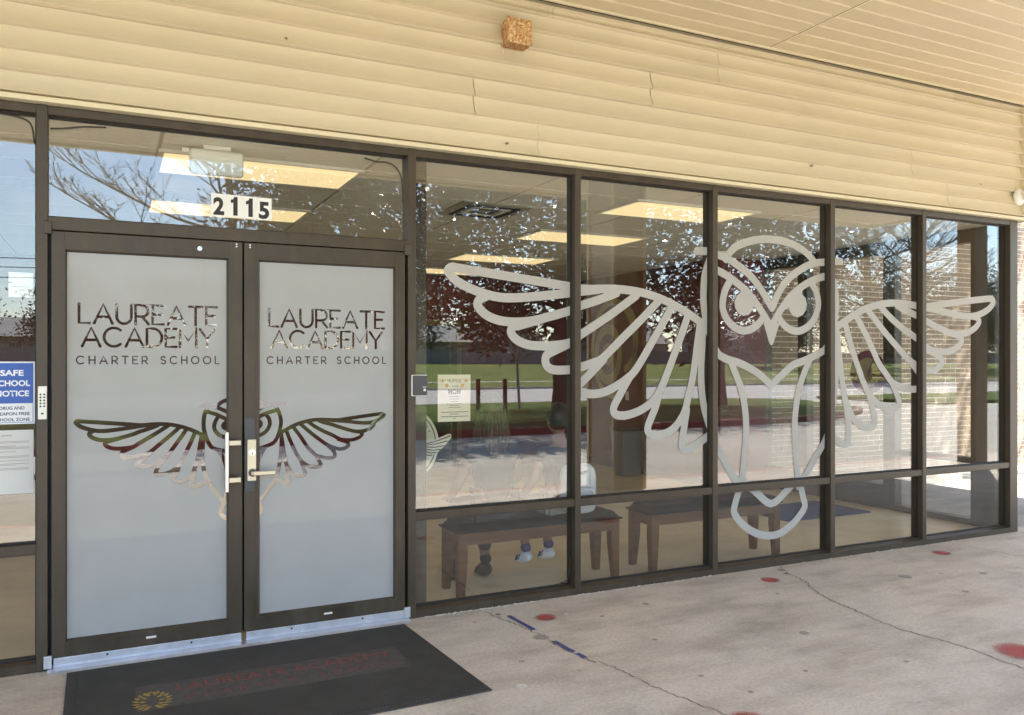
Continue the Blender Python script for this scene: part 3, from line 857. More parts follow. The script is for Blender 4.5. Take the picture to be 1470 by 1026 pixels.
for i, (a, b) in enumerate(spans):
    MB().box(a, b, 0.003, FD-0.003, HEAD0, HEAD1-0.002).build('head', M['bronze'], frame, bevel=0.002)
    MB().box(a, b, 0.005, FD-0.003, 0.572, 0.622).build('rail', M['bronze'], frame, bevel=0.003)
    # sill: two steps
    sl = MB(); sl.prism([(0.002, 0.0), (0.002, 0.042), (0.030, 0.055), (FD-0.004, 0.055), (FD-0.004, 0.0)], 'x', a, b)
    sl.build('sill', M['bronze'], frame)
    for z0, z1 in ((0.055, 0.572), (0.622, HEAD0)):
        MB().box(a-0.008, b+0.008, GY, GY+0.006, z0-0.008, z1+0.008).build('window_pane', M['glass'], frame)
        g = MB()
        for (p, q, r, s) in ((a, b, z0, z0+0.009), (a, b, z1-0.009, z1), (a, a+0.008, z0+0.009, z1-0.009), (b-0.008, b, z0+0.009, z1-0.009)):
            g.box(p, q, GY-0.008, GY-0.0006, r, s)
        g.build('gasket', M['gasket'], frame)
# door opening: head bar, transom pane
MB().box(-0.277, 1.568, 0.002, FD-0.002, 2.158, 2.222).build('transom_bar', M['bronze'], frame, bevel=0.003)
MB().box(-0.277, 1.568, 0.003, FD-0.003, HEAD0, HEAD1-0.002).build('head', M['bronze'], frame, bevel=0.002)
MB().box(-0.285, 1.576, GY, GY+0.006, 2.214, HEAD0+0.008).build('transom_pane', M['glass'], frame)
g = MB(); g.box(-0.277, 1.568, GY-0.008, GY-0.0006, 2.222, 2.231); g.box(-0.277, 1.568, GY-0.008, GY-0.0006, HEAD0-0.009, HEAD0)
g.build('gasket', M['gasket'], frame)
# heavier post just inside the glass, right of the doors
MB().box(1.616, 1.706, 0.068, 0.165, 0.0, 2.73).build('inner_post', M['bronze'], frame)
# loose gasket curling out of the transom corners and one window
for pts in ([(-0.02, 0.052, 2.700), (-0.12, 0.05, 2.690), (-0.20, 0.047, 2.672), (-0.268, 0.046, 2.662)],
            [(1.32, 0.05, 2.690), (1.39, 0.049, 2.676), (1.45, 0.048, 2.678), (1.50, 0.047, 2.66), (1.54, 0.047, 2.60), (1.552, 0.047, 2.45)],
            [(-0.62, 0.05, 2.715), (-0.44, 0.048, 2.706), (-0.37, 0.047, 2.690), (-0.345, 0.047, 2.655), (-0.336, 0.047, 2.58)],
            [(2.62, 0.049, 0.075), (2.66, 0.048, 0.085), (2.684, 0.047, 0.13), (2.690, 0.047, 0.24)]):
    MB().tube(smooth_path(pts, 4), 0.0045, 5).build('loose_gasket', M['bronze'], frame, smooth=True)

# ================================================================== THE TWO DOORS
def door(x0, x1, gx0, gx1, label, left):
    e = empty('entrance_door', ((x0+x1)/2, 0.03, 0), label, 'door', 'pair of frosted entrance doors')
    y0, y1 = 0.010, 0.055
    gz0, gz1 = 0.128, 2.064
    z0, z1 = 0.052, 2.153
    MB().box(x0, gx0, y0, y1, z0, z1).build('stile', M['bronze'], e, bevel=0.0025)
    MB().box(gx1, x1, y0, y1, z0, z1).build('stile', M['bronze'], e, bevel=0.0025)
    MB().box(gx0, gx1, y0+0.002, y1-0.002, gz1, z1-0.001).build('top_rail', M['bronze'], e)
    MB().box(gx0, gx1, y0+0.002, y1-0.002, z0+0.001, gz0).build('bottom_rail', M['bronze'], e)
    # glazing beads
    bd = MB()
    bd.prism([(y0-0.004, gz1+0.012), (y0-0.004, gz1), (y0+0.018, gz1-0.010), (y0+0.018, gz1+0.012)], 'x', gx0-0.010, gx1+0.010)
    bd.prism([(y0-0.004, gz0-0.012), (y0+0.018, gz0-0.012), (y0+0.018, gz0+0.010), (y0-0.004, gz0)], 'x', gx0-0.010, gx1+0.010)
    bd.prism([(gx0-0.010, y0-0.003), (gx0, y0-0.003), (gx0+0.009, y0+0.018), (gx0-0.010, y0+0.018)], 'z', gz0, gz1)
    bd.prism([(gx1+0.010, y0-0.003), (gx1+0.010, y0+0.018), (gx1-0.009, y0+0.018), (gx1, y0-0.003)], 'z', gz0, gz1)
    bd.build('glazing_bead', M['bronze'], e)
    MB().box(gx0-0.004, gx1+0.004, 0.0295, 0.0355, gz0-0.004, gz1+0.004).build('pane', M['door_glass'], e)
    # door sweep with screws, at the foot
    sw = MB().box(x0+0.010, x1-0.006, y0-0.011, y0-0.001, 0.026, 0.056).build('door_sweep', M['alu'], e, bevel=0.002)
    MB().box(x0+0.010, x1-0.006, y0-0.009, y0+0.010, 0.012, 0.0255).build('sweep_seal', M['alu'], sw)
    for k in range(5):
        x = x0+0.05+k*(x1-x0-0.11)/4
        m = MB(); m.prism([(x+0.0055*math.cos(t*PI/4), 0.043+0.0055*math.sin(t*PI/4)) for t in range(8)], 'y', y0-0.0135, y0-0.0112)
        m.build('screw', M['black'] if k % 2 else M['steel'], sw)
    # pivot blocks
    px = x0-0.012 if left else x1+0.010
    for zz, hh in ((2.135, 0.062), (0.012, 0.062)):
        MB().box(px-0.020, px+0.016, -0.012, 0.009, zz, zz+hh).build('pivot', M['alu'] if zz < 1 else M['bronze'], e, bevel=0.004)
    xm = (x0+x1)/2
    MB().box(xm-0.024, xm+0.024, y0-0.003, y0+0.001, 0.090, 0.101).build('weep_cover', M['white_plastic'], e, bevel=0.003)
    for xx in ((x1-0.030,) if left else (x0+0.030,)):
        for zz in (2.128, 2.141):
            m = MB(); m.prism([(xx+0.0045*math.cos(t*PI/4), zz+0.0045*math.sin(t*PI/4)) for t in range(8)], 'y', y0-0.003, y0+0.001)
            m.build('screw', M['steel'], e)
    return e, gx0, gx1, gz0, gz1
dl, *gl_ = door(-0.262, 0.636, -0.203, 0.566, 'left frosted entrance door, hung nearest the keypad, with a long vertical pull handle', True)
dr, *gr_ = door(0.646, 1.553, 0.720, 1.494, 'right frosted entrance door with lever handle and lock plate', False)
# dark strips added behind the leaves to block room light in the gaps
st_ = MB(); st_.box(-0.277, -0.235, 0.057, 0.075, 0.012, 2.158); st_.box(1.526, 1.568, 0.057, 0.075, 0.012, 2.158); st_.box(-0.235, 1.526, 0.057, 0.075, 2.12, 2.158); st_.box(0.60, 0.68, 0.057, 0.066, 0.05, 2.12)
st_.build('gap_light_block', M['gasket'], frame)
# threshold
th = MB().prism([(-0.075, 0.0005), (-0.055, 0.010), (0.10, 0.012), (0.10, 0.0005)], 'x', -0.277, 1.568)
tag(th.build('threshold', M['alu']), 'ribbed metal threshold under the entrance doors', 'threshold')

# frosted film with the lettering and the owl cut out of it
OS = 0.3075
def small(p): return (0.640+(p[0]-4.430)*OS, 1.207+(p[1]-2.062)*OS)
small_paths = [[small(q) for q in s] for s in OWL_PATHS]
small_fills = [[small(q) for q in s] for s in OWL_FILLS]
def film(par, g, dx):
    gx0, gx1, gz0, gz1 = g
    st = []
    st += letter_strokes('LAUREATE', -0.142+dx, 0.508+dx, 1.704, 1.800, 0.0140, 0.22)
    st += letter_strokes('ACADEMY', -0.128+dx, 0.495+dx, 1.588, 1.682, 0.0140, 0.20)
    st += letter_strokes('CHARTER SCHOOL', -0.153+dx, 0.519+dx, 1.500, 1.538, 0.0066, 0.62)
    st += [(p, OWL_W*OS*1.22) for p in small_paths if max(q[0] for q in p) > gx0 and min(q[0] for q in p) < gx1]
    fl = [p for p in small_fills if max(q[0] for q in p) > gx0 and min(q[0] for q in p) < gx1]
    rect = [(gx0+0.0035, gz0+0.0035), (gx1-0.0035, gz0+0.0035), (gx1-0.0035, gz1-0.006), (gx0+0.0035, gz1-0.006)]
    vs, fs, ins, cen = cut_mesh([rect], st, fl)
    keep = in_poly(cen, rect) & ~ins
    flat_xz('frosted_film', vs, fs[keep], 0.0286, M['frost'], par)
film(dl, gl_, 0.0)
film(dr, gr_, 0.9215)

# pull handle, lock and lever
ph = MB().box(0.541, 0.558, -0.062, -0.040, 0.822, 1.140).build('pull_handle', M['steel'], dl, bevel=0.003)
for zz in (0.872, 1.068):
    MB().box(0.5605, 0.620, -0.060, -0.044, zz, zz+0.026).build('handle_arm', M['brass'], ph, bevel=0.002)
    MB().box(0.604, 0.620, -0.0445, 0.0095, zz+0.002, zz+0.024).build('handle_arm', M['brass'], ph)
MB().box(0.648, 0.700, 0.0045, 0.0098, 0.808, 1.208).build('cover_plate', M['plate'], dr, bevel=0.002)
lk = MB().box(0.660, 0.706, -0.006, 0.0044, 0.868, 1.092).build('lock_plate', M['brass'], dr, bevel=0.002)
m = MB(); m.prism([(0.684+0.018*math.cos(t*PI/12), 1.022+0.018*math.sin(t*PI/12)) for t in range(24)], 'y', -0.013, -0.0062)
m.build('lock_cylinder', M['steel'], lk)
MB().box(0.682, 0.686, -0.0145, -0.0131, 1.008, 1.024).build('keyhole', M['black'], lk)
m = MB(); m.prism([(0.686+0.020*math.cos(t*PI/10), 0.912+0.020*math.sin(t*PI/10)) for t in range(20)], 'y', -0.022, -0.0062)
m.build('lever_rose', M['plate'], lk)
MB().box(0.684, 0.800, -0.050, -0.030, 0.900, 0.924).build('lever', M['brass'], lk, bevel=0.004)
MB().box(0.678, 0.694, -0.0305, -0.0222, 0.903, 0.921).build('lever_neck', M['brass'], lk)
m = MB(); m.prism([(0.421+0.012*math.cos(t*PI/8), 2.106+0.012*math.sin(t*PI/8)) for t in range(16)], 'y', 0.004, 0.0115)
m.build('plug', M['steel'], dl)

# ================================================================== THE BIG OWL ON THE WINDOWS
owl = empty('owl_decal', (4.43, 0.05, 0.2), 'large pale grey owl with spread wings stuck across the five right windows', 'decal')
panes = []
for (a, b) in spans[3:]:
    for (z0, z1) in ((0.055, 0.572), (0.622, HEAD0)):
        panes.append([(a+0.009, z0+0.010), (b-0.009, z0+0.010), (b-0.009, z1-0.010), (a+0.009, z1-0.010)])
vs, fs, ins, cen = cut_mesh(panes, [(p, OWL_W) for p in OWL_PATHS], OWL_FILLS)
for p in panes:
    keep = ins & in_poly(cen, p)
    if keep.any():
        flat_xz('vinyl_piece', vs, fs[keep], GY-0.0016, M['owl'], owl)

# ================================================================== SIDING ABOVE THE WINDOWS
sid = empty('siding_wall', (3, 0, 2.8), 'cream horizontal siding wall above the storefront', 'siding')
MB().prism([(-0.046, 2.766), (-0.046, 2.790), (-0.012, 2.802), (0.10, 2.802), (0.10, 2.766)], 'x', -6.0, 7.290).build('drip_trim', M['trim'], sid)
MB().box(-6.0, 7.30, 0.012, 0.14, 2.803, 3.795).build('sheathing', M['backing'], sid)
rows = [(2.803, 0.104, [2.42, 6.30]), (3.010, 0.114, [1.977, 5.86]), (3.240, 0.116, [-0.60, 3.285]), (3.474, 0.113, [-0.02, 3.858]), (3.701, 0.055, [2.492, 6.412])]
def lap(z, h, a, b, out=0.0):
    """one panel: two laps, each leaning out towards its lower edge and rolled under"""
    pr_front = []
    for k in range(2):
        zb = z+k*h
        pr_front += [(-0.002, zb), (-0.0375, zb+0.0015), (-0.0395, zb+0.003)] + [(-0.0040-0.0350*(1-t)**1.8, zb+0.004+(h-0.0045)*t) for t in (0.12, 0.24, 0.36, 0.48, 0.6, 0.72, 0.86, 1.0)]
    pr = [(0.010, z)] + pr_front + [(0.010, z+2*h-0.0005)]
    return MB().prism([(p[0]-out, p[1]) for p in pr], 'x', a, b)
for z, h, seams in rows:
    xs = [-5.9] + sorted(set(seams + [s-3.88 for s in seams if s-3.88 > -5.8] + [s+3.88 for s in seams if s+3.88 < 7.2])) + [7.282]
    for k, (a, b) in enumerate(zip(xs, xs[1:])):
        if b-a < 0.02: continue
        lap(z, h, a+(0.003 if k else 0), b, 0.0016*(k % 2)).build('siding_panel', M['siding'], sid)
MB().box(7.283, 7.330, -0.046, 0.14, 2.760, 3.792).build('corner_trim', M['trim'], sid, bevel=0.003)
MB().box(7.30, 7.352, -0.020, 3.0, 2.760, 3.79).build('side_header', M['trim'], sid)
# a wasp-nest stain or two on the boards
for (x, z) in ((0.86, 3.275), (4.75, 2.99), (6.7, 3.03), (2.2, 2.86)):
    m = MB(); rr = random.Random(int(x*10))
    m.prism([(x+0.009*rr.uniform(0.5, 1.2)*math.cos(t*PI/5), z+0.008*rr.uniform(0.5, 1.2)*math.sin(t*PI/5)) for t in range(10)], 'y', -0.034, -0.008)
    m.build('mud_spot', M['crack'], sid)

# ================================================================== CANOPY
SOF = 3.795
can = empty('canopy', (2, -2.5, SOF), 'tan boarded canopy soffit over the pavement', 'canopy')
MB().box(-12.0, 7.36, -5.05, 0.16, SOF+0.020, SOF+0.30).build('deck', M['soffit'], can)
MB().box(7.36, 11.5, -5.05, 3.06, SOF+0.020, SOF+0.30).build('deck', M['soffit'], can)
MB().box(-12.0, 11.5, -5.12, -5.052, SOF-0.03, SOF+0.62).build('fascia', M['trim'], can)
MB().box(11.502, 11.57, -5.12, 3.06, SOF-0.03, SOF+0.62).build('fascia', M['trim'], can)
y = -0.045; kk = 0
brd = {}
while y > -4.99:
    y1 = y-0.152
    for (a, b) in ((-12.0, -3.55), (-3.53, 0.39), (0.41, 4.29), (4.33, 8.2), (8.22, 11.49)):
        key = (round(b-a, 2))
        if key not in brd:
            pr = [(-0.0755, 0.0), (-0.0755, 0.012), (-0.071, 0.012), (-0.067, 0.0004), (0.067, 0.0), (0.071, 0.012), (0.0755, 0.012), (0.0755, 0.018), (-0.0755, 0.018)]
            pr = [(-0.0755, 0.018), (-0.0755, 0.013), (-0.0715, 0.013), (-0.0615, 0.0), (0.0685, 0.0), (0.0715, 0.013), (0.0755, 0.013), (0.0755, 0.018)]
            mm = MB().prism(pr, 'x', 0, b-a)
            brd[key] = mm.build('soffit_board', M['soffit'], can)
            brd[key].location = (a, (y+y1)/2, SOF)
        else:
            share('soffit_board', brd[key], can, (a, (y+y1)/2, SOF))
    y = y1; kk += 1
for q in range(20):
    share('soffit_board', brd[3.27], can, (8.22, 0.031+q*0.152, SOF))
MB().box(7.375, 8.215, -0.045, 3.05, SOF+0.0005, SOF+0.018).build('soffit_board', M['soffit'], can)
MB().box(4.291, 4.3285, -4.99, -0.045, SOF+0.001, SOF+0.0145).build('divider', M['trim'], can)
MB().box(4.302, 4.307, -4.99, -0.045, SOF-0.0005, SOF+0.0008).build('divider_gap', M['groove'], can)
for xx in (0.391, -3.549, 8.201):
    MB().box(xx, xx+0.018, -4.99, -0.57, SOF+0.001, SOF+0.0145).build('divider', M['trim'], can)
MB().box(-6, 7.28, -0.060, -0.044, SOF-0.012, SOF+0.016).build('wall_channel', M['trim'], can)
MB().box(-6, 7.28, -0.0435, -0.012, SOF-0.004, SOF+0.010).build('shadow_gap', M['groove'], can)

# columns that carry the canopy edge, boarded like the wall
def column(x0, x1, y0, y1, label):
    e = empty('canopy_column', ((x0+x1)/2, (y0+y1)/2, 0), label, 'column', 'columns along the pavement edge')
    MB().box(x0+0.02, x1-0.02, y0+0.02, y1-0.02, 0, SOF).build('core', M['col_board'], e)
    z = 0.02; first = None
    cx, cy, hx, hy = (x0+x1)/2, (y0+y1)/2, (x1-x0)/2, (y1-y0)/2
    while z < SOF-0.05:
        if first is None:
            b = MB(); h = 0.158
            lo, hi = [(-hx, -hy), (hx, -hy), (hx, hy), (-hx, hy)], [(-hx+0.014, -hy+0.014), (hx-0.014, -hy+0.014), (hx-0.014, hy-0.014), (-hx+0.014, hy-0.014)]
            b.v = [(*p, 0) for p in lo] + [(*p, 0.012) for p in lo] + [(*p, h) for p in hi]
            b.f = [(0, 3, 2, 1), (8, 9, 10, 11)]
            for k in range(4):
                b.f += [(k, (k+1) % 4, 4+(k+1) % 4, 4+k), (4+k, 4+(k+1) % 4, 8+(k+1) % 4, 8+k)]
            first = b.build('board', M['col_board'], e); first.location = (cx, cy, z)
        else:
            share('board', first, e, (cx, cy, z))
        z += 0.16
    for (xx, yy) in ((x0, y0), (x1, y0), (x0, y1), (x1, y1)):
        MB().box(xx-0.022, xx+0.022, yy-0.022, yy+0.022, 0, SOF-0.002).build('corner_board', M['trim'], e)
column(5.31, 5.73, -3.99, -3.43, 'boarded canopy column at the pavement edge, opposite the second window')
column(-2.2, -1.78, -3.99, -3.43, 'boarded canopy column at the pavement edge, left of the doors')
pe = MB().box(11.0, 11.28, -3.15, -2.87, 0, SOF).build('canopy_post', M['post_brown'], bevel=0.01)
tag(pe, 'plain brown post under the right end of the canopy', 'post')
# ================================================================== SIDE GLAZING ROUND THE CORNER, AND THE BRICK WALL
side = empty('side_glazing', (7.2, 1.5, 0), 'bronze glazed return wall round the corner, seen through the last windows', 'storefront')
SX0, SX1 = 7.145, 7.250
for a, b in ((0.14, 0.372), (1.19, 1.33), (2.36, 2.50), (3.02, 3.078)):
    MB().box(SX0, SX1, a, b, 0, 2.76).build('mullion', M['bronze'], side, bevel=0.003)
for a, b in ((0.105, 0.14), (0.372, 1.19), (1.33, 2.36), (2.50, 3.02)):
    dr_ = a == 1.33
    MB().box(SX0+0.002, SX1-0.002, a, b, 2.62, 2.758).build('head', M['bronze'], side)
    MB().box(SX0+0.002, SX1-0.002, a, b, 0, 0.25 if a > 1 else 0.055).build('sill', M['bronze'], side)
    MB().box(7.196, 7.202, a-0.006, b+0.006, 0.05, 2.63).build('pane', M['side_glass'], side)
    if a == 0.372:
        MB().box(SX0+0.003, SX1-0.003, a, b, 0.572, 0.622).build('rail', M['bronze'], side)
# round emblem stuck on the side door
em = empty('door_emblem', (7.19, 1.72, 1.2), 'small round maroon emblem sticker on the side door glass', 'sticker')
def disc_x(x0, x1, cy, cz, ry, rz, name, mat, par, n=32):
    m = MB(); m.prism([(cy+ry*math.cos(2*PI*k/n), cz+rz*math.sin(2*PI*k/n)) for k in range(n)], 'x', x0, x1); return m.build(name, mat, par)
disc_x(7.1925, 7.1955, 1.56, 1.40, 0.23, 0.23, 'disc', M['maroon_ink'], em)
disc_x(7.1915, 7.1924, 1.56, 1.40, 0.155, 0.155, 'inner_disc', M['khaki'], em)
for k in range(6):
    a = R(120+k*26)
    m = MB(); m.tube([(7.1905, 1.56, 1.40), (7.1905, 1.56+0.15*math.cos(a), 1.40+0.15*math.sin(a))], 0.006, 4); m.build('ray', M['maroon_ink'], em)

# brick wall facing the street, right of the side glazing
BY = 3.08
bw = empty('brick_wall', (9.6, BY, 0), 'tan brick wall beyond the glazed corner', 'wall')
bx0, bx1, bz1 = 7.262, 12.35, 3.79
MB().box(7.08, bx1, BY+0.0045, BY+0.30, -0.1, bz1).build('mortar_bed', M['mortar'], bw)
BL, BH, JT = 0.1935, 0.0575, 0.0102
ref = None; rest = MB(); count = 0; rnd = random.Random(11)
spots = []
for r in range(int((bz1)/(BH+JT))):
    z = 0.004+r*(BH+JT)
    x = bx0-(BL+JT)/2*(r % 2)
    while x < bx1-0.02:
        a, b = max(x, bx0), min(x+BL, bx1)
        if b-a > 0.03: spots.append((a, b, z))
        x += BL+JT
full = [s for s in spots if abs((s[1]-s[0])-BL) < 1e-4 and s[2] < 2.75]
full.sort(key=lambda s: abs(s[0]-9.3)*0.75+abs(s[2]-1.3))
solo = set(full[:300])
for s in spots:
    a, b, z = s
    if s in solo:
        if ref is None:
            ref = MB().box(0, BL, 0, 0.03, 0, BH).build('brick', M['brick'], bw, bevel=0.004, seg=1); ref.location = (a, BY, z)
        else:
            o = share('brick', ref, bw, (a, BY+rnd.uniform(-0.002, 0.002), z))
            bv = o.modifiers.new('bevel', 'BEVEL'); bv.width = 0.004; bv.segments = 1
    else:
        rest.box(a, b, BY+rnd.uniform(-0.002, 0.002), BY+0.03, z, z+BH)
tag(rest.build('brickwork', M['brick'], bw), kind='stuff')

# ================================================================== THE ROOM BEHIND THE GLASS
ZC = 2.742
tag(MB().box(-3.9, 7.145, 0.125, 6.4, -0.2, -0.001).build('floor', M['floor']), kind='structure')
tag(MB().box(-4.0, -3.9, 0.113, 6.4, -0.1, 3.0).build('wall_left', M['wall_beige']), kind='structure')
wb = MB(); wb.box(-3.9, 3.74, 6.3, 6.42, 0, 3.0); wb.box(4.46, 6.45, 6.3, 6.42, 0, 3.0); wb.box(3.74, 4.46, 6.3, 6.42, 2.06, 3.0)
tag(wb.build('wall_back', M['red_wall']), kind='structure')
tag(MB().box(6.45, 6.57, 3.02, 6.42, 0, 3.0).build('wall_right', M['red_wall']), kind='structure')
tag(MB().box(6.571, 7.15, 3.02, 3.10, 0, 3.0).build('wall_alcove', M['red_wall']), kind='structure')
tag(MB().box(6.442, 6.449, 3.0, 6.29, 0.001, 0.10).build('baseboard', M['gasket']), kind='structure')
# dark room behind the back doorway
dk = MB(); dk.box(3.2, 5.0, 8.0, 8.1, 0, 2.6); dk.box(3.1, 3.2, 6.43, 8.1, 0, 2.6); dk.box(5.0, 5.1, 6.43, 8.1, 0, 2.6); dk.box(3.1, 5.1, 6.43, 8.1, 2.6, 2.7); dk.box(3.1, 5.1, 6.43, 8.1, -0.1, 0)
tag(dk.build('corridor', M['oak']), kind='structure')
do = empty('back_doorway', (4.1, 6.3, 0), 'dark oak door frame with open door in the back wall', 'doorway')
MB().box(3.70, 3.77, 6.26, 6.43, 0, 2.10).build('jamb', M['oak'], do)
MB().box(4.43, 4.50, 6.26, 6.43, 0, 2.10).build('jamb', M['oak'], do)
MB().box(3.771, 4.429, 6.262, 6.43, 2.03, 2.098).build('lintel', M['oak'], do)
MB().box(4.39, 4.428, 6.44, 7.15, 0.01, 2.03).build('door_leaf', M['oak'], do)

ceil = tag(MB().box(-3.9, 7.15, 0.113, 6.42, ZC+0.012, ZC+0.2).build('ceiling', M['tbar']), kind='structure')
TX, TY = 1.22, 0.61
lights = {(-2.47, 0.87), (-2.47, 2.43), (-2.47, 4.26), (0.86, 0.87), (4.19, 0.87), (0.86, 2.43), (4.19, 2.43), (0.86, 4.26), (4.19, 4.26), (4.19, 5.78), (0.86, 5.78)}  # leftmost column is unseen, added to brighten the room
# grid of tiles: joints 25 mm wide show the bars between
gx = [0.86-0.61+k*1.22 for k in range(-4, 6)]
gx = [-3.9] + [g for g in gx if -3.8 < g < 7.0] + [7.14]
tile_ref = {}
gy = [0.13, 0.565, 1.175, 1.785, 2.125, 2.735, 3.345, 3.955, 4.565, 5.175, 5.475, 6.085, 6.4]
lrects = []
def lit(a, b, c, d):
    for i, (lx, ly) in enumerate(sorted(lights)):
        if a < lx < b and c < ly < d: return (lx, ly)
for a, b in zip(gx, gx[1:]):
    for c, d in zip(gy, gy[1:]):
        cx, cy = (a+b)/2, (c+d)/2
        if any(abs(cx-(0.86 if abs(cx-0.86) < 0.7 else 3.30+0.0)) < 0.0 for _ in (0,)): pass
        hit = None
        for (lx, ly) in lights:
            if c < ly < d and a-0.02 < lx-0.0 and lx < b+0.02: hit = (lx, ly)
        if hit and hit[0] < 2: 
            continue
        key = (round(b-a, 2), round(d-c, 2))
        if key not in tile_ref:
            w, h = b-a-0.022, d-c-0.022
            t = MB().box(-w/2, w/2, -h/2, h/2, 0, 0.011).build('ceiling_tile', M['ceil'], ceil); t.location = (cx, cy, ZC)
            tile_ref[key] = t
        else:
            share('ceiling_tile', tile_ref[key], ceil, (cx, cy, ZC))
lab = {(0.86, 0.87): 'lit fluorescent ceiling panel above the doors, behind the exit sign', (0.86, 2.43): 'lit fluorescent ceiling panel behind the street number',
       (4.19, 0.87): 'lit fluorescent ceiling panel nearest the glass, above the owl', (4.19, 2.43): 'lit fluorescent ceiling panel in the second row, above the left wing',
       (4.19, 4.26): 'lit fluorescent ceiling panel in the third row, above the wing tip', (4.19, 5.78): 'farthest lit fluorescent ceiling panel, by the back wall',
       (-2.47, 0.87): 'added unseen fluorescent panel brightening the room, nearest the glass, left of the doors', (-2.47, 2.43): 'added unseen fluorescent panel brightening the room, second row, far left', (-2.47, 4.26): 'added unseen fluorescent panel brightening the room, third row, far left',
       (0.86, 4.26): 'lit fluorescent ceiling panel deep in the room behind the doors', (0.86, 5.78): 'lit fluorescent ceiling panel at the back, behind the doors'}
proto = None
for (lx, ly) in sorted(lights):
    e = empty('ceiling_light', (lx, ly, ZC-0.004), lab[(lx, ly)], 'ceiling light', 'fluorescent ceiling panels')
    if proto is None:
        f = MB()
        for q in ((-0.61, 0.61, -0.305, -0.275), (-0.61, 0.61, 0.275, 0.305), (-0.61, -0.58, -0.275, 0.275), (0.58, 0.61, -0.275, 0.275)):
            f.box(*q, -0.010, 0.006)
        fo = f.build('frame', M['white_plastic'], e, world=False)
        po = MB().box(-0.58, 0.58, -0.275, 0.275, -0.006, 0.004).build('diffuser', M['light'], e, world=False)
        proto = (fo, po)
    else:
        for src in proto:
            c = src.copy(); C.objects.link(c); c.parent = e
# air vent and smoke detector
ve = empty('ceiling_vent', (2.72, 1.48, ZC), 'square louvred air vent in the ceiling', 'vent')
MB().box(2.42, 3.02, 1.19, 1.78, ZC-0.012, ZC-0.001).build('frame', M['tbar'], ve)
for k in range(3):
    s = 0.22-k*0.065
    fr = MB()
    for q in ((2.72-s, 2.72+s, 1.485-s, 1.485-s+0.03), (2.72-s, 2.72+s, 1.485+s-0.03, 1.485+s), (2.72-s, 2.72-s+0.03, 1.485-s+0.03, 1.485+s-0.03), (2.72+s-0.03, 2.72+s, 1.485-s+0.03, 1.485+s-0.03)):
        fr.box(*q, ZC-0.022+k*0.003, ZC-0.0122)
    fr.build('louvre', M['gasket'] if k % 2 == 0 else M['ceil'], ve)
sd = MB(); sd.disc(4.25, 3.72, ZC-0.045, ZC-0.001, 0.065, 20); tag(sd.build('smoke_detector', M['white_plastic'], bevel=0.01), 'small white smoke detector on the ceiling', 'smoke detector')
# exit sign, seen from behind
ex = empty('exit_sign', (0.545, 0.36, 2.57), 'white back of an exit sign hanging behind the transom glass', 'exit sign')
m = MB(); m.prism([(0.398, 2.572), (0.690, 2.572), (0.690, 2.716), (0.398, 2.716)], 'y', 0.34, 0.385)
m.build('housing', M['white_plastic'], ex, bevel=0.020, seg=4)
MB().box(0.47, 0.62, 0.335, 0.39, 2.7165, 2.741).build('mount', M['white_plastic'], ex, bevel=0.005)
MB().box(0.36, 0.396, 0.35, 0.375, 2.690, 2.712).build('lamp', M['white_plastic'], ex)

# logo painted on the right-hand red wall
lg = empty('wall_logo', (6.44, 5.3, 1.0), 'large khaki emblem of rings on the maroon side wall', 'wall logo')
def ring_x(cy, cz, r0, r1, name, sx=0.82, a0=0, a1=360):
    m = MB(); n = 40
    for k in range(n):
        t0, t1 = R(a0+(a1-a0)*k/n), R(a0+(a1-a0)*(k+1)/n)
        q = [(6.4465, cy+sx*r*math.cos(t), cz+r*math.sin(t)) for r, t in ((r0, t0), (r1, t0), (r1, t1), (r0, t1))]
        m.quad(*q)
    m.build(name, M['khaki'], lg)
ring_x(5.32, 1.70, 0.62, 0.72, 'outer_ring')
ring_x(5.45, 1.62, 0.30, 0.44, 'inner_ring')
ring_x(5.45, 1.62, 0.0, 0.16, 'dot')
ring_x(5.10, 1.85, 0.40, 0.50, 'arc', 0.82, 100, 260)
# two wall plates
for k, (yy, zz) in enumerate(((4.92, 0.98), (5.0, 0.70))):
    o = MB().box(6.440, 6.4485, yy, yy+0.075, zz, zz+0.12).build('wall_plate', M['white_plastic'])
    tag(o, ('upper' if k == 0 else 'lower')+' small white plate on the maroon wall near the bin', 'wall plate', 'wall plates')
# waste bin
bn = empty('waste_bin', (6.18, 4.55, 0), 'tall grey plastic waste bin against the maroon wall', 'bin')
def taper(x, y, w0, d0, w1, d1, z0, z1, name, mat, par, bev=0.0):
    m = MB()
    m.v = [(x-w0/2, y-d0/2, z0), (x+w0/2, y-d0/2, z0), (x+w0/2, y+d0/2, z0), (x-w0/2, y+d0/2, z0), (x-w1/2, y-d1/2, z1), (x+w1/2, y-d1/2, z1), (x+w1/2, y+d1/2, z1), (x-w1/2, y+d1/2, z1)]
    m.f = [(0, 3, 2, 1), (4, 5, 6, 7), (0, 1, 5, 4), (1, 2, 6, 5), (2, 3, 7, 6), (3, 0, 4, 7)]
    return m.build(name, mat, par, bevel=bev)
taper(6.18, 4.55, 0.28, 0.22, 0.36, 0.30, 0.0, 0.60, 'body', M['grey_can'], bn, 0.02)
taper(6.18, 4.55, 0.38, 0.32, 0.38, 0.32, 0.60, 0.625, 'rim', M['gasket'], bn, 0.006)
# blue mat by the side door
tag(MB().box(5.75, 6.85, 1.22, 1.95, 0.0002, 0.012).build('floor_mat', M['blue_mat'], bevel=0.004), 'flat blue mat on the floor by the side door', 'mat')

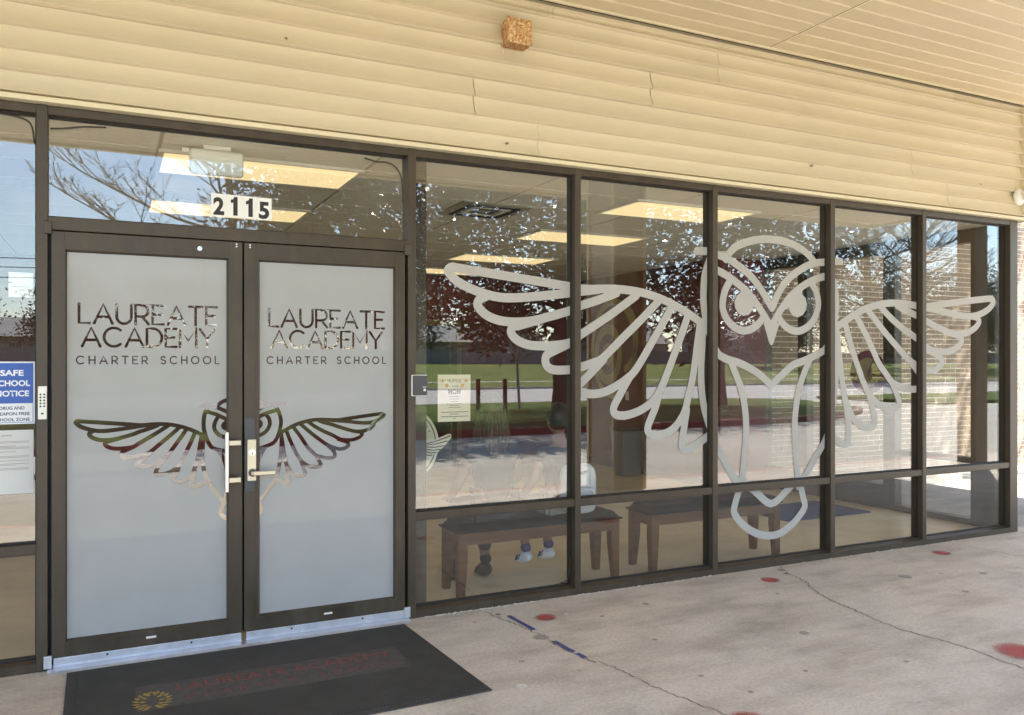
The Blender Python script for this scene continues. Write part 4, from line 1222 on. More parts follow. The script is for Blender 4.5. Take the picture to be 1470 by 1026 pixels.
# benches
def bench(x0, label):
    e = empty('bench', (x0, 0.24, 0), label, 'bench', 'padded waiting benches')
    L, Dp = 1.215, 0.30
    for (lx, ly, sx, sy) in ((0.0, 0.0, 1, 1), (L-0.065, 0.0, -1, 1), (0.0, Dp-0.065, 1, -1), (L-0.065, Dp-0.065, -1, -1)):
        m = MB(); w = 0.065; t = 0.046
        ax = lx if sx > 0 else lx+w-t; ay = ly if sy > 0 else ly+w-t
        pts = lambda ox, oy, ww, z: [(x0+ox, 0.24+oy, z), (x0+ox+ww, 0.24+oy, z), (x0+ox+ww, 0.24+oy+ww, z), (x0+ox, 0.24+oy+ww, z)]
        m.v = pts(ax, ay, t, 0.0) + pts(lx, ly, w, 0.24) + pts(lx, ly, w, 0.415)
        m.f = [(0, 3, 2, 1), (8, 9, 10, 11)]
        for q in (0, 4):
            for k in range(4): m.f.append((q+k, q+(k+1) % 4, q+4+(k+1) % 4, q+4+k))
        m.build('leg', M['bench_wood'], e, bevel=0.003)
    ap = MB(); ap.box(x0+0.065, x0+L-0.065, 0.244, 0.268, 0.335, 0.413); ap.box(x0+0.065, x0+L-0.065, 0.24+Dp-0.028, 0.24+Dp-0.004, 0.335, 0.413)
    ap.box(x0+0.004, x0+0.028, 0.305, 0.24+Dp-0.065, 0.335, 0.413); ap.box(x0+L-0.028, x0+L-0.004, 0.305, 0.24+Dp-0.065, 0.335, 0.413)
    ap.build('apron', M['bench_wood'], e)
    # cushion: soft pillowed top
    m = MB(); nx, ny = 24, 8; rr = random.Random(int(x0*10))
    for j in range(ny+1):
        for i in range(nx+1):
            u, v = i/nx, j/ny
            ed = min(1, min(u, 1-u)*L/0.045)*1.0; ev = min(1, min(v, 1-v)*(Dp+0.03)/0.045)
            k = math.sin(min(1, ed)*PI/2)**0.6*math.sin(min(1, ev)*PI/2)**0.6
            m.v.append((x0-0.015+u*(L+0.03), 0.225+v*(Dp+0.03), 0.425+0.042*k+rr.uniform(-0.0012, 0.0012)))
    for j in range(ny):
        for i in range(nx):
            a = j*(nx+1)+i; m.f.append((a, a+1, a+nx+2, a+nx+1))
    nb = len(m.v)
    m.box(x0-0.015, x0+L+0.015, 0.225, 0.225+Dp+0.03, 0.414, 0.425)
    m.f = [f for f in m.f]
    m.build('seat_cushion', M['leather'], e, smooth=True)
    return e
bench(1.985, 'dark padded wooden bench behind the first two windows, with two people on it')
bench(3.475, 'empty dark padded wooden bench behind the owl')

# ------------------------------------------------------------------ the two children on the bench, backs to the glass
def skin_mesh(name, nodes, edges, radii, root, mat, parent, sub=2):
    me = bpy.data.meshes.new(name); me.from_pydata(nodes, edges, []); me.update()
    o = bpy.data.objects.new(name, me); C.objects.link(o)
    sk = o.modifiers.new('skin', 'SKIN')
    if not me.skin_vertices: me.attributes  # created by the modifier below
    bpy.context.view_layer.objects.active = o
    lay = me.skin_vertices[0] if len(me.skin_vertices) else None
    if lay is None:
        bm = bmesh.new(); bm.from_mesh(me); bm.verts.layers.skin.verify(); bm.to_mesh(me); bm.free()
        lay = me.skin_vertices[0]
    for i, r in enumerate(radii):
        lay.data[i].radius = (r, r) if not isinstance(r, tuple) else r
        lay.data[i].use_root = (i == root)
    sk.use_smooth_shade = True
    ss = o.modifiers.new('sub', 'SUBSURF'); ss.levels = sub; ss.render_levels = sub
    dg = bpy.context.evaluated_depsgraph_get(); dg.update()
    m2 = bpy.data.meshes.new_from_object(o.evaluated_get(dg))
    bpy.data.objects.remove(o); bpy.data.meshes.remove(me)
    o = bpy.data.objects.new(name, m2); C.objects.link(o)
    m2.materials.clear(); m2.materials.append(mat)
    for p in m2.polygons: p.use_smooth = True
    if parent: o.parent = parent
    return o

def blob(name, c, r, mat, parent, squash=None, n=16):
    m = MB()
    for j in range(n+1):
        t = PI*j/n
        for i in range(n):
            a = 2*PI*i/n
            p = [math.sin(t)*math.cos(a), math.sin(t)*math.sin(a), math.cos(t)]
            if squash: p = squash(p)
            m.v.append((c[0]+r[0]*p[0], c[1]+r[1]*p[1], c[2]+r[2]*p[2]))
    for j in range(n):
        for i in range(n):
            a = j*n+i; b = j*n+(i+1) % n
            m.f.append((a, b, b+n, a+n))
    return m.build(name, mat, parent, smooth=True, world=False)

def child(x, y, k, label, skin, shirt, trousers, hair, shoes, long_hair, feet_z, turn, arms):
    e = empty('person', (x, y, 0.0), label, 'person')
    e.rotation_euler = (0, 0, turn)
    s = 0.463
    hz = s+0.085*k                     # hip height
    sh = s+0.46*k                      # shoulder height
    N = [(0, 0, hz), (0, -0.01*k, s+0.24*k), (0, -0.005, s+0.40*k), (0, 0.0, sh+0.06*k), (0, 0.02*k, sh+0.12*k), (0, 0.03*k, sh+0.24*k),   # 0-5 spine, neck, head
         (-0.15*k, 0, sh), (-0.22*k, 0.04*k, sh-0.20*k), (-0.20*k, 0.20*k, s+0.13*k), (-0.16*k, 0.28*k, s+0.11*k),                        # 6-9 left arm
         (0.15*k, 0, sh), (0.22*k, 0.04*k, sh-0.20*k), (0.20*k, 0.20*k, s+0.13*k), (0.16*k, 0.28*k, s+0.11*k),                             # 10-13 right arm
         (-0.085*k, 0.03*k, hz-0.01), (-0.10*k, 0.34*k, s+0.05*k), (-0.11*k, 0.30*k, feet_z+0.10),                                          # 14-16 left leg
         (0.085*k, 0.03*k, hz-0.01), (0.10*k, 0.34*k, s+0.05*k), (0.11*k, 0.30*k, feet_z+0.10)]                                             # 17-19 right leg
    E_ = [(0, 1), (1, 2), (2, 3), (3, 4), (4, 5), (2, 6), (6, 7), (7, 8), (8, 9), (2, 10), (10, 11), (11, 12), (12, 13), (0, 14), (14, 15), (15, 16), (0, 17), (17, 18), (18, 19)]
    Rr = [0.115*k, 0.105*k, 0.11*k, 0.055*k, 0.045*k, 0.05*k, 0.05*k, 0.036*k, 0.028*k, 0.022*k, 0.05*k, 0.036*k, 0.028*k, 0.022*k, 0.08*k, 0.055*k, 0.036*k, 0.08*k, 0.055*k, 0.036*k]
    body = skin_mesh('body', N, E_, Rr, 0, skin, e)
    # head with a face turned into the room, ears, nose
    hc = (0, 0.035*k, sh+0.245*k)
    hd = blob('head', hc, (0.078*k, 0.092*k, 0.112*k), skin, e, lambda p: [p[0]*(1-0.12*max(0, -p[2])), p[1]*(1+0.06*max(0, -p[2])), p[2]])
    for sx in (-1, 1):
        blob('ear', (sx*0.078*k, hc[1]-0.005, hc[2]-0.01), (0.012*k, 0.022*k, 0.03*k), skin, hd, None, 8)
        blob('eye', (sx*0.03*k, hc[1]+0.082*k, hc[2]+0.005), (0.012*k, 0.008*k, 0.008*k), M['shoe_black'], hd, None, 8)
    blob('nose', (0, hc[1]+0.094*k, hc[2]-0.02*k), (0.013*k, 0.018*k, 0.02*k), skin, hd, None, 8)
    blob('mouth', (0, hc[1]+0.083*k, hc[2]-0.055*k), (0.024*k, 0.008*k, 0.008*k), M['maroon_ink'], hd, None, 8)
    # hair
    blob('hair', (0, hc[1]-0.014*k, hc[2]+0.018*k), (0.092*k, 0.100*k, 0.112*k), hair, e, lambda p: [p[0], p[1] if p[1] < 0.35 else 0.35+(p[1]-0.35)*0.35, p[2]])
    if long_hair:
        m = MB(); rr = random.Random(5)
        for q in range(260):
            a = rr.uniform(PI*0.98, PI*2.02); rad = 0.088*k*rr.uniform(0.9, 1.12)
            px, py = rad*math.cos(a), hc[1]-0.012*k+rad*math.sin(a)
            ln = rr.uniform(0.20, 0.30)*k; sp = rr.uniform(1.05, 1.35)
            pts = [(px*0.85, py*0.8+0.0, hc[2]+0.06*k), (px*1.05, py*1.05, hc[2]-0.02*k), (px*sp, py*sp, hc[2]-ln*0.6), (px*sp*0.95, py*sp, hc[2]-ln)]
            m.tube(smooth_path(pts, 3), 0.0035*k, 4)
        m.build('long_hair', hair, e, smooth=True, world=False)
    # clothes: slightly larger shells over the same joints
    SN = [N[0], N[1], N[2], N[6], tuple(0.5*(np.array(N[6])+np.array(N[7]))), N[10], tuple(0.5*(np.array(N[10])+np.array(N[11]))), (0, 0.0, sh+0.035*k)]
    skin_mesh('shirt', SN, [(0, 1), (1, 2), (2, 3), (3, 4), (2, 5), (5, 6), (2, 7)], [0.132*k, 0.122*k, 0.126*k, 0.066*k, 0.056*k, 0.066*k, 0.056*k, 0.062*k], 0, shirt, e)
    TN = [N[0], N[14], N[15], tuple(np.array(N[16])+np.array([0, 0, 0.05])), N[17], N[18], tuple(np.array(N[19])+np.array([0, 0, 0.05]))]
    skin_mesh('trousers', TN, [(0, 1), (1, 2), (2, 3), (0, 4), (4, 5), (5, 6)], [0.124*k, 0.092*k, 0.068*k, 0.05*k, 0.092*k, 0.068*k, 0.05*k], 0, trousers, e)
    # hands: palm and five fingers resting on the thighs
    for sx, wi in ((-1, 9), (1, 13)):
        w = Vector(N[wi]); m = MB()
        m.tube([w, w+Vector((-sx*0.01, 0.05, -0.01))*k], [0.022*k, 0.03*k], 8)
        for f in range(4):
            b = w+Vector(((f-1.5)*0.014, 0.05, -0.008))*k
            ln = (0.045, 0.055, 0.052, 0.04)[f]*k
            m.tube([b, b+Vector((0, ln*0.6, 0.004)), b+Vector((0, ln, -0.012*k))], [0.008*k, 0.0075*k, 0.006*k], 6)
        b = w+Vector((-sx*0.026, 0.02, 0))*k
        m.tube([b, b+Vector((-sx*0.018, 0.03, 0))*k], [0.009*k, 0.007*k], 6)
        m.build('hand', skin, e, smooth=True, world=False)
    # shoes hang toe-down
    for sx, fi in ((-1, 16), (1, 19)):
        f = Vector(N[fi])
        def shoe_shape(p):
            x_, y_, z_ = p
            return [x_*(1-0.25*max(0, y_)), y_, z_*(1-0.45*max(0, y_))]
        dz = -0.055*k
        so = blob('shoe', (f.x, f.y+0.035*k, f.z+dz), (0.042*k, 0.115*k, 0.052*k), shoes[0], e, shoe_shape, 14)
        # droop the toe
        for v in so.data.vertices:
            v.co.z -= max(0, v.co.y-f.y)*0.38
            v.co.z = max(v.co.z, 0.004)
        blob('sock', (f.x, f.y-0.005, f.z+0.012*k), (0.040*k, 0.044*k, 0.040*k), shoes[1], so, None, 10)
        for q in range(3):
            for sd_ in (-1, 1):
                yy = f.y+0.025*k+q*0.022*k
                zz = f.z+dz-(yy-f.y)*0.38
                mm = MB().tube([(f.x+sd_*0.0415*k, yy+0.012*k, zz-0.018*k), (f.x+sd_*0.038*k, yy-0.008*k, zz+0.026*k)], 0.0055*k, 5)
                mm.build('stripe', shoes[1], so, world=False)
    return e
ca = child(2.80, 0.375, 0.92, 'person in pale trousers and blue-white shoes with a pale pack, seated on bench', M['skin_b'], M['navy_shirt'], M['pale_cloth'], M['hair_dark'], (M['shoe_white'], M['shoe_blue']), False, 0.075, R(8), 0)
cb_ = child(2.285, 0.385, 1.02, 'person in dark shirt with long golden-brown hair seated on bench, back to the glass', M['skin_a'], M['navy_shirt'], M['dark_cloth'], M['hair_gold'], (M['shoe_black'], M['dark_cloth']), True, 0.012, R(4), 0)
# white pack
bp = empty('backpack', (2.86, 0.235, 0.47), 'pale shiny backpack on the back of the person on the bench', 'backpack')
def rsq(p):
    f = lambda q: math.copysign(abs(q)**0.55, q)
    return [f(p[0]), f(p[1]), f(p[2])]
m = blob('bag', (0.0, 0.0, 0.18), (0.128, 0.068, 0.172), M['pack'], bp, rsq, 16)
blob('pocket', (0.0, -0.065, 0.11), (0.098, 0.032, 0.088), M['pack'], bp, rsq, 12)
MB().tube(smooth_path([(-0.05, 0, 0.345), (-0.04, -0.005, 0.385), (0.04, -0.005, 0.385), (0.05, 0, 0.345)], 5), 0.010, 6).build('handle', M['pack_grey'], bp, smooth=True, world=False)
MB().tube(smooth_path([(-0.10, -0.05, 0.06), (-0.118, -0.078, 0.15), (-0.085, -0.082, 0.27), (0.02, -0.08, 0.30)], 5), 0.010, 6).build('strap', M['pack_grey'], bp, smooth=True, world=False)
# ================================================================== SMALL THINGS ON THE FACADE
# street number: four white squares with a black figure each
nb = empty('street_number', (0.64, GY, 2.30), 'white stickers with bold black street number on the transom glass', 'number')
tilt = -0.004
for k, ch in enumerate('2115'):
    x0 = 0.482+k*0.0788
    m = MB(); zt = 2.412-k*0.0008; zb = 2.292-k*0.0012
    m.prism([(x0, zb), (x0+0.0782, zb), (x0+0.0782, zt), (x0, zt)], 'y', GY-0.0024, GY-0.0012)
    t = m.build('number_tile', M['white_film'], nb)
    if ch == '1':
        nm = MB(); nm.prism([(x0+0.022+a, zb+0.010+b) for a, b in ((0.012, 0), (0.035, 0), (0.035, 0.101), (0.018, 0.101), (0.011, 0.088), (-0.001, 0.084), (-0.001, 0.067), (0.012, 0.069))], 'y', GY-0.0032, GY-0.0025); nm.build('numeral', M['black'], t)
    else:
        text_obj('numeral', ch, 0.100, M['black'], (x0+0.0385, GY-0.0030, zb+0.011), FACE, t, width=0.056, bold=0.042)

# safe-school notice
sg = empty('notice_sign', (-0.43, GY, 1.2), 'blue and white safe school notice sign on the left window', 'sign')
MB().box(-0.529, -0.334, GY-0.004, GY-0.0012, 1.207, 1.511).build('panel', M['white_sign'], sg, bevel=0.001)
MB().box(-0.522, -0.341, GY-0.0050, GY-0.0041, 1.308, 1.504).build('blue_field', M['blue_sign'], sg)
bd = MB()
for q in ((-0.522, -0.341, 1.214, 1.2165), (-0.522, -0.5195, 1.2165, 1.3078), (-0.3435, -0.341, 1.2165, 1.3078)):
    bd.box(q[0], q[1], GY-0.0046, GY-0.0041, q[2], q[3])
bd.build('border', M['blue_sign'], sg)
for txt, z, h, w in (('SAFE', 1.455, 0.030, 0.098), ('SCHOOL', 1.405, 0.030, 0.152), ('NOTICE', 1.355, 0.030, 0.142)):
    text_obj('lettering', txt, h, M['white_sign'], (-0.431, GY-0.0056, z-0.012), FACE, sg, width=w, bold=0.03)
for txt, z, w in (('DRUG AND', 1.278, 0.105), ('WEAPON FREE', 1.250, 0.150), ('SCHOOL ZONE', 1.222, 0.150)):
    text_obj('lettering', txt, 0.0165, M['navy'], (-0.431, GY-0.0048, z), FACE, sg, width=w, bold=0.022)
# typed letter taped below it, inside the glass
def paper(name, x0, x1, z0, z1, y, mat, label, cat, lines, seed, inkm='ink_pale', group=None):
    e = empty(name, ((x0+x1)/2, y, z0), label, cat, group)
    m = MB(); n = 8; rr = random.Random(seed)
    for j in range(n+1):
        for i in range(n+1):
            m.v.append((x0+(x1-x0)*i/n, y+0.0012*math.sin(i*0.9+j*0.5), z0+(z1-z0)*j/n))
    for j in range(n):
        for i in range(n):
            a = j*(n+1)+i; m.f.append((a, a+1, a+n+2, a+n+1))
    m.build('sheet', mat, e, smooth=True)
    for (u0, u1, v, h) in lines:
        MB().box(x0+(x1-x0)*u0, x0+(x1-x0)*u1, y-0.0030, y-0.0022, z0+(z1-z0)*v, z0+(z1-z0)*(v+h)).build('print_line', M[inkm], e)
    return e
ln = [(0.40, 0.60, 0.91, 0.010)]
for v in (0.82, 0.80, 0.75, 0.73, 0.71, 0.66, 0.59, 0.57, 0.52, 0.47, 0.45, 0.40, 0.38):
    ln.append((0.10, 0.92-0.25*((v*100) % 3 == 0), v, 0.006))
paper('letter', -0.566, -0.340, 0.868, 1.178, GY-0.003, M['paper_white'], 'typed white letter taped under the blue notice sign', 'letter', ln, 2)
st = empty('glass_sticker', (-0.39, GY, 1.82), 'pale translucent square sticker high on the left window', 'sticker')
MB().box(-0.446, -0.342, GY+0.0068, GY+0.0080, 1.826, 1.946).build('film', M['paper_white'], st)
MB().box(-0.435, -0.353, GY+0.0062, GY+0.0067, 1.874, 1.880).build('print_line', M['ink_pale'], st)

# flyer
fe = paper('flyer', 1.778, 1.993, 1.146, 1.432, GY+0.012, M['paper'], 'cream flyer taped inside the window, beside the card reader', 'flyer',
           [(0.35, 0.65, 0.585, 0.008), (0.34, 0.66, 0.53, 0.008), (0.36, 0.64, 0.475, 0.008), (0.38, 0.62, 0.42, 0.008), (0.25, 0.75, 0.37, 0.009), (0.36, 0.64, 0.335, 0.009), (0.32, 0.70, 0.295, 0.009), (0.10, 0.92, 0.195, 0.014), (0.36, 0.64, 0.15, 0.014), (0.10, 0.92, 0.10, 0.014), (0.46, 0.54, 0.06, 0.014)], 4, 'ink')
text_obj('lettering', 'MUFFINS', 0.026, M['ink'], (1.8855, GY+0.0085, 1.381), FACE, fe, width=0.090, bold=0.0)
text_obj('lettering', 'with', 0.014, M['ink'], (1.892, GY+0.0085, 1.356), FACE, fe, width=0.045)
text_obj('lettering', 'MOM', 0.030, M['ink'], (1.8855, GY+0.0085, 1.316), FACE, fe, width=0.080, bold=0.04)
for xx in (1.836, 1.938):
    m = MB(); m.prism([(xx+0.011*math.cos(t*PI/8), 1.366+0.011*math.sin(t*PI/8)) for t in range(16)], 'y', GY+0.0084, GY+0.0092); m.build('muffin', M['orange_ink'], fe)
for xx in (1.808, 1.962):                        # small owl marks in the corners
    for s in (-1, 1):
        for q in range(4):
            m = MB(); m.tube([(xx, GY+0.0088, 1.398-q*0.003), (xx+s*(0.022-q*0.004), GY+0.0088, 1.402-q*0.006)], 0.0012, 4); m.build('feather', M['orange_ink'], fe)
    m = MB(); m.prism([(xx+0.006*math.cos(t*PI/6), 1.396+0.010*math.sin(t*PI/6)) for t in range(12)], 'y', GY+0.0080, GY+0.0086); m.build('owl_mark', M['orange_ink'], fe)

# round school badge standing inside, half hidden by the post
be = empty('school_badge', (1.60, 0.172, 0.77), 'round pale badge with maroon wing, half hidden behind the inner post', 'badge')
bcx, bcz, by = 1.587, 1.005, 0.172
def disc_y(cx, cz, r, y0, y1, name, mat, par, n=40):
    m = MB(); m.prism([(cx+r*math.cos(2*PI*k/n), cz+r*math.sin(2*PI*k/n)) for k in range(n)], 'y', y0, y1); return m.build(name, mat, par)
disc_y(bcx, bcz, 0.238, by, by+0.004, 'disc', M['badge'], be)
def ring_y(cx, cz, r0, r1, y, name, mat, par, n=48):
    m = MB()
    for k in range(n):
        t0, t1 = 2*PI*k/n, 2*PI*(k+1)/n
        m.quad((cx+r0*math.cos(t0), y, cz+r0*math.sin(t0)), (cx+r1*math.cos(t0), y, cz+r1*math.sin(t0)), (cx+r1*math.cos(t1), y, cz+r1*math.sin(t1)), (cx+r0*math.cos(t1), y, cz+r0*math.sin(t1)))
    return m.build(name, mat, par)
ring_y(bcx, bcz, 0.214, 0.221, by-0.0008, 'ring', M['maroon_ink'], be)
wing = [(1.70, 1.00), (1.78, 1.035), (1.86, 1.062), (1.885, 1.060), (1.885, 1.035), (1.855, 1.010), (1.835, 0.985), (1.805, 0.965), (1.78, 0.945), (1.74, 0.93), (1.70, 0.92)]
wing = [(1.74+(a-1.70)*0.9, b) for a, b in wing]
m = MB(); m.prism(wing[::-1], 'y', by-0.0030, by-0.0010); m.build('wing_field', M['badge'], be)
for k, (a, b) in enumerate((((1.69, 1.005), (1.878, 1.050)), ((1.69, 0.998), (1.855, 1.018)), ((1.69, 0.988), (1.835, 0.990)), ((1.69, 0.975), (1.805, 0.968)), ((1.69, 0.96), (1.775, 0.950)), ((1.69, 0.945), (1.745, 0.934)))):
    a, b = (1.74+(a[0]-1.70)*0.9, a[1]), (1.74+(b[0]-1.70)*0.9, b[1])
    MB().tube([(a[0], by-0.004, a[1]), ((a[0]+b[0])/2, by-0.004, (a[1]+b[1])/2-0.006), (b[0], by-0.004, b[1])], 0.0030, 4).build('feather', M['maroon_ink'], be)
for ch, ang in (('A', 64), ('D', 55), ('E', 46), ('M', 35), ('Y', 24)):
    t = R(ang); text_obj('lettering', ch, 0.022, M['maroon_ink'], (bcx+0.178*math.cos(t), by-0.0012, bcz+0.178*math.sin(t)), (R(90), R(90-ang), 0), be)
for ch, ang in (('2', -30), ('0', -42)):
    t = R(ang); text_obj('lettering', ch, 0.022, M['maroon_ink'], (bcx+0.196*math.cos(t), by-0.0012, bcz+0.196*math.sin(t)), (R(90), R(-90-ang), 0), be)

# keypad and card reader
kp = empty('keypad', (-0.297, 0, 1.23), 'narrow white entry keypad on the mullion left of the doors', 'keypad')
MB().box(-0.317, -0.279, -0.020, -0.0005, 1.230, 1.392).build('body', M['white_plastic'], kp, bevel=0.004)
for r_ in range(5):
    for c_ in range(2):
        x = -0.306+c_*0.016; z = 1.352-r_*0.0145
        m = MB(); m.prism([(x+0.0042*math.cos(t*PI/4), z+0.0042*math.sin(t*PI/4)) for t in range(8)], 'y', -0.0235, -0.0202); m.build('button', M['black'], kp)
MB().box(-0.303, -0.293, -0.0225, -0.0202, 1.255, 1.263).build('button', M['black'], kp)
cr = empty('card_reader', (1.635, 0, 1.31), 'black square card reader in a pale rim, right of the doors', 'card reader')
MB().box(1.585, 1.682, -0.012, -0.0005, 1.308, 1.434).build('rim', M['white_plastic'], cr, bevel=0.003)
MB().box(1.591, 1.678, -0.026, -0.0122, 1.313, 1.429).build('face', M['plate'], cr, bevel=0.003)
m = MB(); m.prism([(1.660+0.008*math.cos(t*PI/8), 1.345+0.008*math.sin(t*PI/8)) for t in range(16)], 'y', -0.029, -0.0262); m.build('key_switch', M['steel'], cr)
MB().box(1.648, 1.672, -0.0275, -0.0262, 1.360, 1.3635).build('indicator', M['white_plastic'], cr)

# rusty box light on the siding
rb = empty('wall_light', (2.24, -0.02, 3.45), 'rusty square box light fixed high on the cream siding', 'wall light')
o = MB().box(2.162, 2.318, -0.108, -0.017, 3.455, 3.598).build('box', M['rust'], rb, bevel=0.005, seg=2)
MB().box(2.156, 2.324, -0.122, -0.1082, 3.450, 3.604).build('cover', M['rust'], rb, bevel=0.004, seg=2)
MB().box(2.172, 2.180, -0.0175, -0.004, 3.36, 3.455).build('conduit', M['trim'], rb)
for k in range(11):
    x = 2.172+k*0.0135
    MB().box(x, x+0.006, -0.108, -0.022, 3.444, 3.4515).build('louvre', M['rust'], rb)
for zz in (3.585, 3.56, 3.545, 3.50):
    m = MB(); m.prism([(2.246+0.003*math.cos(t*PI/4), zz+0.003*math.sin(t*PI/4)) for t in range(8)], 'y', -0.1245, -0.1221); m.build('screw_hole', M['black'], rb)
# security camera
scm = empty('security_camera', (7.21, -0.03, 2.96), 'small white security camera at the right end of the siding', 'camera')
def ball(c, r, name, mat, par, sq=None, n=16):
    o = blob(name, (c[0]-par.location.x, c[1]-par.location.y, c[2]-par.location.z), r, mat, par, sq, n); return o
ball((7.200, -0.045, 2.965), (0.062, 0.035, 0.075), 'base', M['white_plastic'], scm)
m = MB().tube([(7.195, -0.075, 2.965), (7.262, -0.115, 2.985)], [0.040, 0.034], 18); m.build('barrel', M['white_plastic'], scm, smooth=False, bevel=0.006)
m = MB().tube([(7.2625, -0.1153, 2.9852), (7.268, -0.1186, 2.9868)], 0.026, 16); m.build('lens', M['lens'], scm)

# ================================================================== DOOR MAT
mt = empty('door_mat', (0.68, -0.62, 0), 'black ribbed rubber door mat with worn maroon lettering before the doors', 'door mat')
def matshape(i):
    return [(-0.190+i, -0.086-i), (-0.175+i, -1.19+i), (1.572-i, -1.172+i), (1.512-i, -0.090-i)]
m = MB(); m.prism(matshape(0), 'z', 0.0006, 0.007); m.build('border', M['mat_edge'], mt)
m = MB(); m.prism(matshape(0.045), 'z', 0.0071, 0.0105); m.build('ribbed_field', M['mat'], mt)
sk_ = R(0.6)
band = MB(); band.prism([(0.10, -0.44), (0.10, -0.74), (1.34, -0.74), (1.34, -0.44)], 'z', 0.0106, 0.0112); band.build('faded_band', M['mat_band'], mt)
text_obj('lettering', 'LAUREATE ACADEMY', 0.085, M['mat_red'], (0.78, -0.565, 0.0120), (0, 0, 0), mt, width=1.02)
for k, ch in enumerate('CHARTER SCHOOL'):
    if ch != ' ': text_obj('lettering', ch, 0.055, M['mat_red'], (0.33+k*0.0735, -0.690, 0.0120), (0, 0, 0), mt)
for s, rw in ((-1, 1.0), (1, 1.0), (-1, 0.45), (1, 0.45)):    # laurel of gold leaves
    for k in range(9 if rw > 0.9 else 5):
        a = R(-75+k*19*(1 if rw > 0.9 else 1.7))
        cx, cy = 0.165+s*0.052*math.cos(a)*rw, -0.635+0.080*math.sin(a)*(0.6+0.4*rw)
        m = MB(); ta = a+PI/2*s if s > 0 else a
        dx, dy = math.cos(a+0.6)*s, math.sin(a+0.6)
        m.v = [(cx, cy, 0.0124), (cx+dx*0.016-dy*0.010, cy+dy*0.016+dx*0.010, 0.0124), (cx+dx*0.040, cy+dy*0.040, 0.0124), (cx+dx*0.016+dy*0.010, cy+dy*0.016-dx*0.010, 0.0124)]
        m.f = [(0, 3, 2, 1), (0, 1, 2, 3)][1:]
        m.build('laurel_leaf', M['mat_gold'], mt)

# ================================================================== ACROSS THE DRIVE: trees, posts, signs, fence, houses (seen in the glass)
def branch_tree(rnd, base, h, r0, spread, levels, lean=(0, 0), first=0.35, droop=0.0, kids=(4, 5), ratio=0.62, wig=0.13, limb=0.42):
    """returns tube list [(pts, radii)] and tips"""
    tubes, tips = [], []
    def grow(p, d, ln, r, lv):
        pts = [p]; rad = [r]; n = 4 if levels < 4 else 6
        q = p.copy(); dd = d.copy()
        for k in range(n):
            dd = (dd+Vector((rnd.gauss(0, wig), rnd.gauss(0, wig), rnd.gauss(0, wig*0.8)-droop*(lv > 0)))).normalized()
            q = q+dd*ln/n; pts.append(q.copy()); rad.append(r*(1-0.6*(k+1)/n))
        tubes.append((pts, rad, lv))
        if lv >= levels:
            tips.append(q); return
        for k in range(rnd.randint(*kids)):
            t = rnd.uniform(0.35, 1.0); i = min(n-1, int(t*n))
            s = pts[i].lerp(pts[i+1], t*n-i)
            a = rnd.uniform(0, 2*PI); up = dd
            side = up.orthogonal().normalized(); side = Matrix.Rotation(a, 3, up) @ side
            nd = (up*rnd.uniform(0.35, 0.75)+side*spread).normalized()
            grow(s, nd, ln*ratio*rnd.uniform(0.7, 1.15), max(0.004, rad[i]*0.5), lv+1)
        tips.append(q)
    base = Vector(base)
    trunk = [base+Vector((lean[0]*t*h, lean[1]*t*h, t*h)) for t in (0, 0.1, 0.3, 0.5, 0.75, 1.0)]
    tubes.append((trunk, [r0*1.35, r0, r0*0.85, r0*0.7, r0*0.45, r0*0.12], 0))
    nl = 13
    for k in range(nl):
        t = first+(1-first)*k/nl*0.95
        p = base+Vector((lean[0]*t*h, lean[1]*t*h, t*h))
        a = k*2.4+rnd.uniform(-0.4, 0.4)
        d = Vector((math.cos(a), math.sin(a), rnd.uniform(0.05, 0.5))).normalized()
        grow(p, d, h*limb*(1-0.6*(t-first)/(1-first))*rnd.uniform(0.8, 1.15), r0*0.42*(1-0.6*t), 1)
    return tubes, tips

def leaves(rnd, centers, count, clump, size, aspect=0.42):
    V, F = [], []
    for k in range(count):
        c = centers[rnd.randrange(len(centers))]
        p = c+Vector((rnd.gauss(0, clump), rnd.gauss(0, clump), rnd.gauss(0, clump*0.75)))
        a = Vector((rnd.gauss(0, 1), rnd.gauss(0, 1), rnd.gauss(0, 0.7))).normalized()
        b = a.orthogonal().normalized(); b = Matrix.Rotation(rnd.uniform(0, 2*PI), 3, a) @ b
        s = size*rnd.uniform(0.65, 1.3); i = len(V)
        V += [tuple(p-a*s*0.5), tuple(p+b*s*aspect*0.5), tuple(p+a*s*0.5), tuple(p-b*s*aspect*0.5)]
        F.append((i, i+1, i+2, i+3))
    return V, F

def leafy(name, label, base, h, r0, first, spread, crown, mat, bark, nleaf, size, seed, clump=0.45, group='evergreen trees on the planted strip', levels=2, fill=60):
    rnd = random.Random(seed)
    e = empty(name, base, label, 'tree', group)
    tubes, tips = branch_tree(rnd, base, h, r0, spread, levels, first=first, kids=(3, 4))
    m = MB()
    for pts, rad, lv in tubes:
        if rad[0] > 0.008: m.tube(pts, rad, 8 if lv == 0 else 5 if lv == 1 else 4, cap=False)
    m.build('trunk', bark, e, smooth=True)
    cx, cy, cz, rx, ry, rz = crown
    cen = [t for t in tips if ((t.x-cx)/rx)**2+((t.y-cy)/ry)**2+((t.z-cz)/rz)**2 < 1.3]
    for k in range(fill):
        while True:
            q = Vector((rnd.uniform(-1, 1), rnd.uniform(-1, 1), rnd.uniform(-1, 1)))
            if 0.25 < q.length < 1: break
        cen.append(Vector((cx+q.x*rx, cy+q.y*ry, cz+q.z*rz)))
    V, F = leaves(rnd, cen, nleaf, clump, size)
    raw('crown', V, F, mat, e)
    return e
